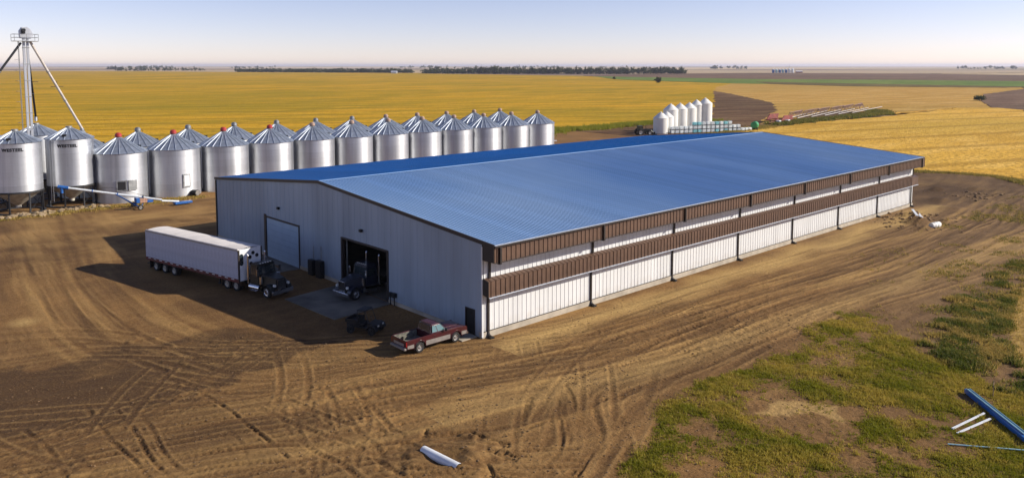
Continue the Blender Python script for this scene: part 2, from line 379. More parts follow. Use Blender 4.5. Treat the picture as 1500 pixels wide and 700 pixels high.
smask = blur(inpoly(X, Y, STUB).astype(float), 3)
wmask *= (1 - smask)
# flat pads under the building, the vehicles and the bins
pads = [(-.8, 88, -.6, 51.5), (-8, 0, -.5, 4.5), (-15, -3, 15, 44), (-7.5, 0, 4, 22), (-30, 104, 83, 104), (-12, 6, 70, 82), (150, 200, 85, 112)]
pm = np.zeros_like(H)
for x0, x1, y0, y1 in pads:
    dx = np.maximum(np.maximum(x0 - X, X - x1), 0); dy = np.maximum(np.maximum(y0 - Y, Y - y1), 0)
    pm = np.maximum(pm, np.clip(1 - np.hypot(dx, dy) / 2.0, 0, 1))
H = H * (1 - pm) - .02 * pm
pale = np.clip(1 - np.abs(Y + 3.2 + (fbm(X, Y, 6, 51, 3) - .5) * 3) / 2.4, 0, 1) * ((X > -1) & (X < 90))
pale = np.maximum(pale, np.clip(1 - np.hypot(X + 25.9, (Y - 29) * .8) / 1.5, 0, 1))
pale = np.maximum(pale, .75 * blur(inpoly(wx, wy, [(3, -21.5), (6.5, -22), (8.5, -25.5), (4.8, -26.4), (5.5, -24)]).astype(float), 4))
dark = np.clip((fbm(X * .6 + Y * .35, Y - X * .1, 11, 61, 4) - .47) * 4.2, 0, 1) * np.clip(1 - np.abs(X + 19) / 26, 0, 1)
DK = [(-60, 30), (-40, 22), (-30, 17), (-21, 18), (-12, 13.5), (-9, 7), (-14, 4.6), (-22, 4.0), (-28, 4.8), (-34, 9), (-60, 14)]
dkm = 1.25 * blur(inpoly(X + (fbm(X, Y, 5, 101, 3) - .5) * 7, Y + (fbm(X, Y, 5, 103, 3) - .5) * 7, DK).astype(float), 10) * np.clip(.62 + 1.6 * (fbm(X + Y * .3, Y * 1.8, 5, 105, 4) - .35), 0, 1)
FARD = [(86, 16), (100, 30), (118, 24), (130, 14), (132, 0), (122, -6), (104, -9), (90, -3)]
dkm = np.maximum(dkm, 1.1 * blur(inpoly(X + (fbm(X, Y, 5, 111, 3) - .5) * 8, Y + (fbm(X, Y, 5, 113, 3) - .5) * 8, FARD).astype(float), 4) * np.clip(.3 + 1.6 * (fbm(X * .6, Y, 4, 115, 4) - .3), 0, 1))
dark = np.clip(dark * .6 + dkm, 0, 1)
lane = np.clip(1 - np.abs(d1 - 3.4 + (fbm(X, Y, 8, 107, 2) - .5) * 2) / 2.2, 0, 1) * (X > -12) * .55
pale = np.maximum(pale, lane * (.4 + fbm(X, Y, 3, 109, 3)))
grey = np.clip((X - 14) / 40 + np.clip((-Y - 14) / 14, -.3, .6) - .15 + (fbm(X, Y, 12, 71, 3) - .5) * .6, 0, 1) * ((Y < 60) * 1.0)
edge = np.minimum(np.minimum(X - gx[0], gx[-1] - X), np.minimum(Y - gy[0], gy[-1] - Y)); H -= np.where(edge < 5, (5 - edge) * .2, 0)

def grid_mesh(name, X, Y, Z, attrs):
    ny, nx = X.shape; n = nx * ny
    me = bpy.data.meshes.new(name)
    co = np.stack([X, Y, Z], -1).reshape(-1).astype(np.float32)
    i = (np.arange(ny - 1)[:, None] * nx + np.arange(nx - 1)[None, :]).reshape(-1)
    fa = np.stack([i, i + 1, i + nx + 1, i + nx], -1).reshape(-1).astype(np.int32)
    nf = len(i)
    me.vertices.add(n); me.vertices.foreach_set('co', co)
    me.loops.add(nf * 4); me.loops.foreach_set('vertex_index', fa)
    me.polygons.add(nf); me.polygons.foreach_set('loop_start', np.arange(0, nf * 4, 4, dtype=np.int32))
    me.polygons.foreach_set('use_smooth', np.ones(nf, bool))
    for k, a in attrs.items():
        at = me.attributes.new(k, 'FLOAT', 'POINT'); at.data.foreach_set('value', a.reshape(-1).astype(np.float32))
    me.update(calc_edges=True); me.validate(); return me

def yard_material():
    m = bpy.data.materials.new('yard_dirt'); m.use_nodes = True; t = m.node_tree; N = t.nodes; L = t.links; b = N['Principled BSDF']
    b.inputs['Roughness'].default_value = .95; b.inputs['Specular IOR Level'].default_value = .15
    tc = N.new('ShaderNodeTexCoord')
    def noise(sc, det=6, stretch=(1, 1, 1), rot=0, lo=.35, hi=.65):
        mp = N.new('ShaderNodeMapping'); mp.inputs['Scale'].default_value = stretch; mp.inputs['Rotation'].default_value = (0, 0, rot)
        L.new(tc.outputs['Object'], mp.inputs[0])
        n = N.new('ShaderNodeTexNoise'); n.inputs['Scale'].default_value = sc; n.inputs['Detail'].default_value = det; n.inputs['Roughness'].default_value = .62
        L.new(mp.outputs[0], n.inputs['Vector']); r = N.new('ShaderNodeMapRange'); r.inputs[1].default_value = lo; r.inputs[2].default_value = hi
        L.new(n.outputs[0], r.inputs[0]); return r.outputs[0]
    def mix(f, a, c, k=1.0):
        x = N.new('ShaderNodeMix'); x.data_type = 'RGBA'
        if k != 1.0:
            q = N.new('ShaderNodeMath'); q.operation = 'MULTIPLY'; q.inputs[1].default_value = k; L.new(f, q.inputs[0]); f = q.outputs[0]
        L.new(f, x.inputs[0])
        if isinstance(a, tuple): x.inputs[6].default_value = (*a, 1)
        else: L.new(a, x.inputs[6])
        if isinstance(c, tuple): x.inputs[7].default_value = (*c, 1)
        else: L.new(c, x.inputs[7])
        return x.outputs[2]
    def att(n):
        a = N.new('ShaderNodeAttribute'); a.attribute_name = n; return a.outputs['Fac']
    c = mix(noise(.10, 8, (1, .45, 1), R(12)), (.305, .160, .052), (.128, .063, .022))
    c = mix(noise(.9, 8, (.4, 1.1, 1), R(6)), c, (.355, .205, .078), .45)
    c = mix(noise(3.2, 8), c, (.095, .045, .016), .42)
    c = mix(att('grey'), c, mix(noise(.45, 8, (.5, 1.1, 1), R(5)), (.215, .128, .060), (.110, .064, .030)), .85)
    c = mix(att('slight'), c, (.47, .285, .098), .78)
    c = mix(att('sdark'), c, (.078, .040, .016), .8)
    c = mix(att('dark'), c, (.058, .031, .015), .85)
    c = mix(att('pale'), c, (.53, .345, .125), .82)
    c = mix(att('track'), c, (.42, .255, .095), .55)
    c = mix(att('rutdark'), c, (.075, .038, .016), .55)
    g = mix(noise(.8, 7), (.115, .095, .018), (.20, .13, .042))
    c = mix(att('grass'), c, g, .85)
    c = mix(att('weed'), c, mix(noise(1.3, 7), (.06, .06, .014), (.22, .145, .06)), .8)
    c = mix(att('stub'), c, mix(noise(2.5, 6, (.15, 1.5, 1), R(-50)), (.52, .34, .10), (.34, .20, .05)), .95)
    c = mix(noise(5.5, 6, lo=.45, hi=.62), c, (.075, .040, .018), .26)
    c = mix(noise(9, 6, lo=.52, hi=.68), c, (.50, .31, .13), .22)
    L.new(c, b.inputs['Base Color'])
    n1 = N.new('ShaderNodeTexNoise'); n1.inputs['Scale'].default_value = 3.2; n1.inputs['Detail'].default_value = 10; n1.inputs['Roughness'].default_value = .74
    L.new(tc.outputs['Object'], n1.inputs['Vector'])
    bp = N.new('ShaderNodeBump'); bp.inputs['Strength'].default_value = .75; bp.inputs['Distance'].default_value = .18
    L.new(n1.outputs[0], bp.inputs['Height']); L.new(bp.outputs[0], b.inputs['Normal'])
    MATS['yard_dirt'] = m; return m
yard_material()
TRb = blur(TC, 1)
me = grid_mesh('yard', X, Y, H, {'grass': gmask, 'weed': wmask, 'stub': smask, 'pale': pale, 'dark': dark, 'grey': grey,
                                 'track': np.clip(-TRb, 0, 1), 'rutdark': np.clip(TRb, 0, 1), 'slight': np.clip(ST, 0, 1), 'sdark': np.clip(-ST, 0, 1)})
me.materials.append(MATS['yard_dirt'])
tag(link('yard', me), kind='structure')
def ground_z(x, y):
    ix = min(max(int(np.searchsorted(gx, x)), 0), len(gx) - 1); iy = min(max(int(np.searchsorted(gy, y)), 0), len(gy) - 1)
    return float(H[iy, ix])

# ---------- fields
def field_material(name, c1, c2, c3, rot, row=.02, fine=1.0):
    m = bpy.data.materials.new(name); m.use_nodes = True; t = m.node_tree; N = t.nodes; L = t.links; b = N['Principled BSDF']
    b.inputs['Roughness'].default_value = .95; b.inputs['Specular IOR Level'].default_value = .1
    tc = N.new('ShaderNodeTexCoord')
    def noise(sc, st, lo, hi, det=6):
        mp = N.new('ShaderNodeMapping'); mp.vector_type = 'POINT'; mp.inputs['Rotation'].default_value = (0, 0, R(rot)); mp.inputs['Scale'].default_value = st
        L.new(tc.outputs['Object'], mp.inputs[0]); n = N.new('ShaderNodeTexNoise'); n.inputs['Scale'].default_value = sc; n.inputs['Detail'].default_value = det
        L.new(mp.outputs[0], n.inputs['Vector']); r = N.new('ShaderNodeMapRange'); r.inputs[1].default_value = lo; r.inputs[2].default_value = hi
        L.new(n.outputs[0], r.inputs[0]); return r.outputs[0]
    def mix(f, a, c, k):
        x = N.new('ShaderNodeMix'); x.data_type = 'RGBA'; q = N.new('ShaderNodeMath'); q.operation = 'MULTIPLY'; q.inputs[1].default_value = k
        L.new(f, q.inputs[0]); L.new(q.outputs[0], x.inputs[0])
        if isinstance(a, tuple): x.inputs[6].default_value = (*a, 1)
        else: L.new(a, x.inputs[6])
        x.inputs[7].default_value = (*c, 1); return x.outputs[2]
    c = mix(noise(row, (.35, 1, 1), .42, .60), c1, c2, 1)
    c = mix(noise(row * 4, (.3, 1.2, 1), .46, .60), c, c3, .75)
    c = mix(noise(row * .25, (.6, 1, 1), .45, .62), c, tuple(x * k for x, k in zip(c2, (.75, .92, .9))), .55)
    c = mix(noise(fine, (.4, 1, 1), .48, .66), c, tuple(x * .45 for x in c2), .55)
    
    mw = N.new('ShaderNodeMapping'); mw.inputs['Rotation'].default_value = (0, 0, R(rot + 90)); L.new(tc.outputs['Object'], mw.inputs[0])
    wv = N.new('ShaderNodeTexWave'); wv.inputs['Scale'].default_value = .0125; wv.inputs['Distortion'].default_value = 1.2; wv.inputs['Detail'].default_value = 2; wv.inputs['Detail Scale'].default_value = .3
    L.new(mw.outputs[0], wv.inputs[0]); wr = N.new('ShaderNodeMapRange'); wr.inputs[1].default_value = .86; wr.inputs[2].default_value = 1.0; L.new(wv.outputs['Fac'], wr.inputs[0])
    c = mix(wr.outputs[0], c, tuple(x * .55 for x in c2), .6)
    L.new(c, b.inputs['Base Color'])
    n1 = N.new('ShaderNodeTexNoise'); n1.inputs['Scale'].default_value = 1.2; n1.inputs['Detail'].default_value = 8
    L.new(tc.outputs['Object'], n1.inputs['Vector']); bp = N.new('ShaderNodeBump'); bp.inputs['Strength'].default_value = .9; bp.inputs['Distance'].default_value = .5
    L.new(n1.outputs[0], bp.inputs['Height']); L.new(bp.outputs[0], b.inputs['Normal'])
    MATS[name] = m
field_material('crop_gold', (.58, .315, .012), (.36, .232, .010), (.66, .37, .026), 38, .03)
field_material('crop_gold_bright', (.68, .39, .055), (.58, .32, .040), (.74, .45, .095), 20, .03)
field_material('stubble_tan', (.55, .315, .070), (.48, .27, .055), (.60, .37, .11), 25)
field_material('soil_dark', (.175, .095, .046), (.125, .066, .032), (.24, .145, .07), 40)
field_material('green_crop', (.16, .23, .04), (.12, .18, .03), (.24, .27, .06), 45)
field_material('soil_brown', (.20, .12, .075), (.155, .092, .058), (.25, .16, .10), 45)
field_material('far_tan', (.52, .38, .22), (.44, .32, .20), (.58, .44, .28), 45)
field_material('olive_strip', (.16, .12, .04), (.12, .09, .03), (.22, .17, .06), 45)

def field(name, pts, z, m, jitter=1.0, seg=6.0, skirt=.5):
    out = []
    for i, a in enumerate(pts):
        b = pts[(i + 1) % len(pts)]; L_ = math.hypot(b[0] - a[0], b[1] - a[1]); n = max(1, min(60, int(L_ / seg)))
        for k in range(n):
            t = k / n; j = jitter if L_ < 1200 else jitter * 4
            out.append((a[0] + (b[0] - a[0]) * t + rng.uniform(-j, j), a[1] + (b[1] - a[1]) * t + rng.uniform(-j, j)))
    n = len(out); vs = [(x, y, z) for x, y in out] + [(x, y, z - skirt) for x, y in out]
    fs = [tuple(range(n))] + [(i, (i + 1) % n, n + (i + 1) % n, n + i) for i in range(n)]
    me = bpy.data.meshes.new(name); me.from_pydata(vs, [], fs)
    bm = bmesh.new(); bm.from_mesh(me); bmesh.ops.triangulate(bm, faces=[f for f in bm.faces if len(f.verts) > 4]); bmesh.ops.recalc_face_normals(bm, faces=bm.faces[:]); bm.to_mesh(me); bm.free()
    me.materials.append(MATS[m]); return tag(link(name, me), kind='structure')

def ground_mat():
    m = bpy.data.materials.new('far_farmland'); m.use_nodes = True; t = m.node_tree; N = t.nodes; L = t.links; b = N['Principled BSDF']
    b.inputs['Roughness'].default_value = 1; b.inputs['Specular IOR Level'].default_value = .05
    tc = N.new('ShaderNodeTexCoord'); mp = N.new('ShaderNodeMapping'); mp.inputs['Scale'].default_value = (.0009, .00045, 1); mp.inputs['Rotation'].default_value = (0, 0, R(8))
    L.new(tc.outputs['Object'], mp.inputs[0]); v = N.new('ShaderNodeTexVoronoi'); v.distance = 'CHEBYCHEV'; v.inputs['Scale'].default_value = 1.0
    L.new(mp.outputs[0], v.inputs['Vector']); cr = N.new('ShaderNodeValToRGB'); cr.color_ramp.interpolation = 'CONSTANT'
    e = cr.color_ramp.elements; e[0].color = (.50, .38, .22, 1); e[0].position = 0; e[1].color = (.22, .16, .12, 1); e[1].position = .34
    for p_, c_ in [(.50, (.56, .43, .26, 1)), (.68, (.30, .24, .15, 1)), (.78, (.60, .47, .30, 1)), (.92, (.20, .21, .07, 1))]:
        k = e.new(p_); k.color = c_
    sx = N.new('ShaderNodeSeparateColor'); L.new(v.outputs['Color'], sx.inputs[0]); L.new(sx.outputs[0], cr.inputs[0]); L.new(cr.outputs[0], b.inputs['Base Color'])
    MATS['far_farmland'] = m
ground_mat()
g = MB(); S = 30000.0
g.add([(-S, -S, -1.2), (S, -S, -1.2), (S, S, -1.2), (-S, S, -1.2)], [(0, 1, 2, 3)])
tag(obj('ground', g, 'far_farmland', smooth=0), kind='structure')
field('crop_field', [(-2600, 112), (-140, 112), (100, 111), (120, 122), (148, 136), (160, 130), (188, 134), (226, 125), (250, 142), (367, 216), (528, 320), (640, 390), (800, 470), (860, 640), (914, 746),
                     (1090, 930), (1210, 1080), (1225, 1640), (1319, 1815), (1080, 2480), (960, 3100), (300, 4100), (-2600, 4600)], .10, 'crop_gold', 1.2)
field('ploughed_ground', [(150, 80), (240, 92), (300, 100), (420, 200), (545, 330), (520, 345), (360, 235), (215, 140), (150, 145)], .05, 'soil_dark', 1.0)
field('stubble_field', [(224, 104), (240, 113), (307, 143), (377, 183), (470, 262), (560, 345), (700, 425), (800, 470), (830, 330), (900, 195), (790, 165), (619, 147), (492, 111), (412, 82), (395, 95), (330, 97), (326, 125), (240, 104)], .07, 'stubble_tan', 1.2)
field('ripe_field', [(214, 93), (250, 93.5), (303, 90), (395, 92), (412, 80), (400, 66), (369, 55), (420, 20), (520, -120), (400, -300), (140, -160), (118, -30), (116, -12), (127, -3.5), (132, 1.3), (131.4, 8.4), (128, 14.6), (120, 24), (116, 45), (135, 70), (165, 86)], .16, 'crop_gold_bright', 1.0, 4)
field('fallow_field', [(400, 66), (412, 82), (492, 111), (619, 147), (790, 165), (1000, 120), (900, -200), (520, -120), (420, 20), (372, 55)], .14, 'soil_brown', 1.0)
field('green_field', [(1160, 1010), (1093, 616), (1180, 420), (1211, 271), (1500, 0), (1100, -200), (900, 100), (870, 190), (815, 330), (800, 470), (870, 640), (914, 740), (1090, 930)], .20, 'green_crop', 2.0)
field('field_margin', [(905, 499), (887, 189), (872, 178), (828, 190), (772, 312), (800, 420)], .30, 'olive_strip', 2.0)
field('ploughed_field', [(1720, 1230), (2040, 1170), (2200, 800), (2022, 477), (2600, -400), (1500, -20), (1211, 271), (1180, 420), (1093, 616), (1160, 1010), (1215, 1080)], .22, 'soil_brown', 3.0)
field('pale_field', [(1000, 4300), (1900, 4000), (2143, 2896), (3000, 2000), (4115, 1010), (3400, 400), (2200, 800), (2040, 1170), (1720, 1230), (1330, 1830), (1090, 2500), (960, 3150), (300, 4100), (-2600, 4600), (-2600, 5600)], .05, 'far_tan', 3.0)

# ================================================================== THE STORAGE BUILDING
BAY = 12.19; LEN = 86.3; WID = 50.4; X0 = -.46; ZE = 7.62; ZR = 9.72; ZB = 7.45; OV = 1.43; FND = .45
PW = 1.0158
bld = thing('storage_building', 'long white steel storage shed with blue ribbed roof and brown side hoods', 'building')

def ribbed(width, length, pitch, h=.045, top=.07, base=.15, off=.5):
    """profile across x, ribs rise along +z, panel runs along y"""
    pts = [(0, 0)]; n = int(round(width / pitch))
    for k in range(n):
        c = (k + off) * pitch
        pts += [(c - base / 2, 0), (c - top / 2, h), (c + top / 2, h), (c + base / 2, 0)]
    pts.append((width, 0)); m = len(pts)
    vs = [(x, 0, z) for x, z in pts] + [(x, length, z) for x, z in pts]
    return vs, [(i, i + 1, m + i + 1, m + i) for i in range(m - 1)]
def panel_mesh(name, length, m, origin, ydir, ndir, pitch=PW / 2, **k):
    vs, fs = ribbed(PW - .004, length, pitch, **k); mb = MB()
    yd = Vector(ydir); nd = Vector(ndir); o = Vector(origin)
    mb.add([o + Vector((v[0], 0, 0)) + yd * v[1] + nd * v[2] for v in vs], fs)
    # folded edge so that each sheet has depth
    return mb.mesh(name, m, 0, fix=False)

npan = int(LEN / PW)
XS = [X0 + .05 + i * PW for i in range(npan)]
lo = panel_mesh('wall_panel', 3.95 - FND, 'white_steel', (0, 0, FND), (0, 0, 1), (0, -1, 0), h=.03, top=.06, base=.12)
up = panel_mesh('wall_panel', 6.9 - 4.62, 'white_steel', (0, -.16, 4.62), (0, 0, 1), (0, -1, 0), h=.03, top=.06, base=.12)
wall = obj('side_wall', box(X0 + .02, LEN, .04, .16, 0.05, 7.5), 'white_steel', bld, smooth=0)
for x in XS:
    link('wall_panel', lo, wall, (x, 0, 0)); link('wall_panel', up, wall, (x, 0, 0))
# hoods
hu = obj('upper_hood', MB().prism([(-OV + .03, 6.27), (-OV + .03, 7.44), (.0, 7.55), (.0, 6.45)], 'x', X0 + .01, LEN + .3), 'brown_steel', bld, smooth=0)
hup = panel_mesh('hood_panel', 7.44 - 6.25, 'brown_steel', (0, -OV, 6.25), (0, 0, 1), (0, -1, 0), h=.05, top=.07, base=.13)
for x in XS: link('hood_panel', hup, hu, (x, 0, 0))
link('hood_panel', hup, hu, (XS[-1] + PW, 0, 0))
obj('hood_trim', box(X0 + .05, LEN + .25, -OV - .075, -OV + .02, 6.19, 6.25), 'dark_trim', hu, smooth=0)
obj('end_cap', box(X0 - .03, X0 + .005, -OV + .0, -.06, 6.24, 7.52), 'dark_trim', hu, smooth=0)
obj('end_cap', box(LEN + .31, LEN + .36, -OV + .0, -.06, 6.24, 7.48), 'dark_trim', hu, smooth=0)
LY = -.76
hl = obj('lower_hood', MB().prism([(LY + .03, 3.40), (LY + .03, 4.60), (-.01, 4.80), (-.01, 3.55)], 'x', X0 + .04, LEN - .05), 'brown_steel', bld, smooth=0)
hlp = panel_mesh('hood_panel', 4.63 - 3.38, 'brown_steel', (0, LY, 3.38), (0, 0, 1), (0, -1, 0), h=.05, top=.07, base=.13)
sl = Vector((0, .74, .20)).normalized(); sn = Vector((0, -.20, .74)).normalized()
hlt = panel_mesh('hood_panel', .76, 'brown_steel', (0, LY - .02, 4.625), sl, sn, h=.03)
for x in XS[:-1]: link('hood_panel', hlp, hl, (x, 0, 0)); link('hood_panel', hlt, hl, (x, 0, 0))
obj('hood_trim', box(X0 + .06, LEN - .1, LY - .075, LY + .02, 3.32, 3.38), 'pale_edge', hl, smooth=0)
obj('end_cap', MB().prism([(LY, 3.36), (LY, 4.62), (-.03, 4.82), (-.03, 3.5)], 'x', X0 + .0, X0 + .035), 'dark_trim', hl, smooth=0)
obj('foundation', MB().box(X0 - .05, LEN + .02, -.09, .3, -.6, FND - .005), 'concrete', bld, smooth=0)
obj('base_trim', box(X0 + .02, LEN, -.075, -.02, FND - .0, FND + .05), 'dark_trim', bld, smooth=0)
# downspouts
for i in range(8):
    x = i * BAY + .1
    d = MB(); rr = .085
    d.box(x - rr, x + rr, -OV - .2, -OV - .06, 6.1, 7.48)
    d.box(x - rr * .9, x + rr * .9, -OV - .12, -.02, 6.08, 6.2)
    d.box(x - rr, x + rr, -.34, -.21, 4.75, 6.1)
    d.box(x - rr, x + rr, -.16, -.03, .25, 3.45)
    ds = obj('downspout', d, 'dark_trim', bld, smooth=0)
    obj('elbow', MB().tube([(x, -.1, .3), (x, -.22, .12), (x, -.5, .06)], .12, 8), 'dark_trim', ds)
    obj('splash_block', box(x - .2, x + .2, -.62, -.2, -.05, .10), 'dark_metal', ds, smooth=0)
# roof
slF = Vector((0, WID / 2 + OV, ZR - ZE)); lF = slF.length; slF.normalize(); nF = Vector((0, -slF.z, slF.y))
slB = Vector((0, -WID / 2 - .35, ZR - ZB)); lB = slB.length; slB.normalize(); nB = Vector((0, slB.z, -slB.y)); nB = nB if nB.z > 0 else -nB
rF = panel_mesh('roof_panel', lF, 'roof_blue_pale', (0, -OV - .05, ZE), slF, nF, pitch=PW / 3, h=.05, top=.05, base=.13)
rB = panel_mesh('roof_panel', lB, 'roof_blue', (0, WID + .35, ZB), slB, nB, pitch=PW / 3, h=.05, top=.05, base=.13)
roof = obj('roof', MB().add([(X0, -OV - .02, ZE - .03), (LEN + .35, -OV - .02, ZE - .03), (LEN + .35, WID / 2, ZR - .04), (X0, WID / 2, ZR - .04), (LEN + .35, WID + .3, ZB - .03), (X0, WID + .3, ZB - .03)],
                            [(0, 1, 2, 3), (3, 2, 4, 5)]), 'dark_metal', bld, smooth=0, fix=False)
XR = [X0 - .03 + i * PW for i in range(int((LEN + .4 - X0) / PW))]
for x in XR: link('roof_panel', rF, roof, (x, 0, 0)); link('roof_panel', rB, roof, (x, 0, 0))
XE = XR[-1] + PW
obj('ridge_cap', MB().prism([(WID / 2 - .28, ZR + .035), (WID / 2, ZR + .075), (WID / 2 + .28, ZR + .035), (WID / 2, ZR + .06)], 'x', X0 - .06, XE + .03), 'roof_blue_pale', roof, smooth=0)
obj('gutter', MB().box(X0 - .05, XE, -OV - .20, -OV - .07, ZE - .15, ZE - .02), 'dark_trim', roof, smooth=0)
obj('eave_edge', MB().box(X0 - .05, XE + .02, -OV - .21, -OV - .02, ZE + .0, ZE + .028), 'pale_edge', roof, smooth=0)
for xa, xb in ((X0 - .14, X0 - .02), (XE + .0, XE + .12)):
    obj('rake_trim', MB().prism([(-OV - .1, ZE - .22), (-OV - .1, ZE + .07), (WID / 2, ZR + .10), (WID + .36, ZB + .07), (WID + .36, ZB - .22), (WID / 2, ZR - .2)], 'x', xa, xb), 'dark_trim', roof, smooth=0)
obj('corner_trim', box(X0 - .10, X0 + .06, -.11, -.02, .1, 7.3), 'white_steel', bld, smooth=0)
# gable wall, with openings
OPEN = [(13.05, 20.7, .05, 4.62), (29.5, 37.0, -.05, 4.45), (.90, 1.97, .05, 2.05)]
def roof_z(y): return (ZE + (ZR - ZE) * (y + OV) / (WID / 2 + OV)) if y < WID / 2 else (ZB + (ZR - ZB) * (WID - y + .35) / (WID / 2 + .35))
def ribs_y(a, b, pitch=.5):
    pts = [(a, 0)]; k = math.ceil((a + .09) / pitch)
    while k * pitch + .08 < b:
        c = k * pitch; pts += [(c - .07, 0), (c - .03, .035), (c + .03, .035), (c + .07, 0)]; k += 1
    pts.append((b, 0)); return pts
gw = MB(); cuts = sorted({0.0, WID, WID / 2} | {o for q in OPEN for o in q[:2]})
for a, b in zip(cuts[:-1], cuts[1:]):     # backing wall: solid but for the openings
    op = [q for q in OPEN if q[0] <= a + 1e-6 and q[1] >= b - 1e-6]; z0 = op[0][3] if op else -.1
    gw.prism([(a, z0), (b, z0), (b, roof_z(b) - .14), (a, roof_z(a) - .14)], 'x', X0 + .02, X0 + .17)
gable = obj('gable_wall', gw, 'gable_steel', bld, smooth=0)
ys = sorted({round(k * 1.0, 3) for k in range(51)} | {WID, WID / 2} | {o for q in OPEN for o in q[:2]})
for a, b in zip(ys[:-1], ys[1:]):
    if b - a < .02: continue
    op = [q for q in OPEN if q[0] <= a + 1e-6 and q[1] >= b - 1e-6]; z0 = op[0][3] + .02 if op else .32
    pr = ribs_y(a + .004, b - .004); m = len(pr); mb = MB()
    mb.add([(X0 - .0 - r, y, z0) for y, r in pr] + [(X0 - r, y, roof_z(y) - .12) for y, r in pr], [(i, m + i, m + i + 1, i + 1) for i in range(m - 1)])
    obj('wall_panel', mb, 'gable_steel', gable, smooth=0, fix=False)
for a, b in ((1.97, 13.05), (20.7, 29.5), (37, WID)): obj('gable_footing', box(X0 - .06, X0 + .2, a, b, -.6, .31), 'concrete', bld, smooth=0)
obj('rear_wall', box(X0 + .2, LEN - .02, WID - .14, WID, -.3, ZB - .1), 'white_steel', bld, smooth=0)
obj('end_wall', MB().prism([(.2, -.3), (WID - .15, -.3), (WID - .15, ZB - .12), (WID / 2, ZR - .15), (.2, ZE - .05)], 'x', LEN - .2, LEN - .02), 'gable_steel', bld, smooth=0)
obj('rear_corner_post', box(X0 - .12, X0 + .1, WID + .01, WID + .22, 0, 7.2), 'dark_trim', bld, smooth=0)
obj('floor', box(X0 + .2, LEN - .2, .2, WID - .2, -.25, .03), 'apron_concrete', bld, smooth=0)
for i in range(1, 5):
    for y in (9, 25.2, 41): obj('column', MB().box(i * 8 - .12, i * 8 + .12, y - .02, y + .02, .03, 7.6).box(i * 8 - .13, i * 8 - .11, y - .12, y + .12, .03, 7.6).box(i * 8 + .11, i * 8 + .13, y - .12, y + .12, .03, 7.6), 'galvanized_dull', bld, smooth=0)
# closed overhead door
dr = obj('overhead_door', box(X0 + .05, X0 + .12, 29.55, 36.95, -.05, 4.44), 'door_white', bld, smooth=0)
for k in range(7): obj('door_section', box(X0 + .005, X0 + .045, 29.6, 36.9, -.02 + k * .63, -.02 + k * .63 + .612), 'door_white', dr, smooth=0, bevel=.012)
obj('door_frame', MB().box(X0 - .08, X0 + .0, 36.95, 37.45, -.1, 4.75).box(X0 - .07, X0 + .0, 29.3, 29.5, -.1, 4.62).box(X0 - .075, X0 + .0, 29.45, 36.97, 4.42, 4.6), 'dark_trim', dr, smooth=0)
# open doorway
fr = obj('door_frame', MB().box(X0 - .08, X0 + .2, 20.68, 20.95, 0, 4.75).box(X0 - .08, X0 + .2, 12.85, 13.08, 0, 4.75).box(X0 - .075, X0 + .21, 13.0, 20.7, 4.6, 4.78), 'dark_trim', bld, smooth=0)
for s_ in (13.25, 20.4): obj('door_track', MB().box(X0 + .25, X0 + .33, s_ - .05, s_ + .05, 0.03, 4.9), 'galvanized_dull', fr, smooth=0)
obj('rolled_door', MB().cyl((X0 + .7, 13.0, 5.2), (X0 + .7, 20.7, 5.2), .35, n=16), 'dark_metal', fr)
# walk door
wd = obj('walk_door', box(X0 + .02, X0 + .08, .93, 1.94, .06, 2.03), 'dark_metal', bld, smooth=0)
obj('handle', MB().cyl((X0 - .05, 1.08, 1.02), (X0 + .03, 1.08, 1.02), .03, n=8), 'chrome', wd)
obj('door_frame', MB().box(X0 - .06, X0 + .02, 1.94, 2.02, 0, 2.12).box(X0 - .06, X0 + .02, .84, .93, 0, 2.12).box(X0 - .055, X0 + .015, .9, 1.97, 2.04, 2.115), 'dark_trim', wd, smooth=0)
for y, z in ((17.17, 5.94), (33.75, 5.86)):
    l_ = obj('wall_light', box(X0 - .30, X0 - .035, y - .17, y + .17, z - .13, z + .13), 'dark_metal', bld, bevel=.02)
    obj('lens', box(X0 - .26, X0 - .08, y - .12, y + .12, z - .15, z - .131), 'lamp_clear', l_, smooth=0)
for y0, y1, h in ((25.85, 26.75, 1.55), (24.2, 25.2, 1.75)):
    e_ = obj('electrical_cabinet', box(X0 - .55, X0 - .045, y0, y1, .0, h), 'dark_metal', bld, bevel=.03)
    obj('conduit', MB().cyl((X0 - .12, (y0 + y1) / 2, h), (X0 - .12, (y0 + y1) / 2, h + 1.4), .04, n=8), 'galvanized_dull', e_)
u_ = obj('gas_meter', MB().box(X0 - .4, X0 - .05, 11.5, 11.95, .75, 1.15).box(X0 - .36, X0 - .06, 12.1, 12.5, .7, 1.1), 'dark_metal', bld, bevel=.03)
obj('riser_pipe', MB().cyl((X0 - .22, 11.7, -.05), (X0 - .22, 11.7, .8), .05, n=8).cyl((X0 - .22, 12.3, -.05), (X0 - .22, 12.3, .75), .05, n=8), 'dark_metal', u_)

# concrete aprons
tag(obj('apron', MB().prism([(X0 - .07, 12.4), (X0 - .07, 21.0), (-6.9, 20.2), (-6.6, 11.9)], 'z', -.2, .045), 'apron_concrete', smooth=0), kind='structure')
tag(obj('apron', MB().prism([(X0 - .09, 29.2), (X0 - .09, 37.4), (-5.5, 37.0), (-5.4, 29.4)], 'z', -.2, .03), 'apron_concrete', smooth=0), kind='structure')
tag(obj('door_step', MB().box(-2.1, X0 - .07, .5, 2.3, -.2, .05), 'concrete', smooth=0), kind='structure')

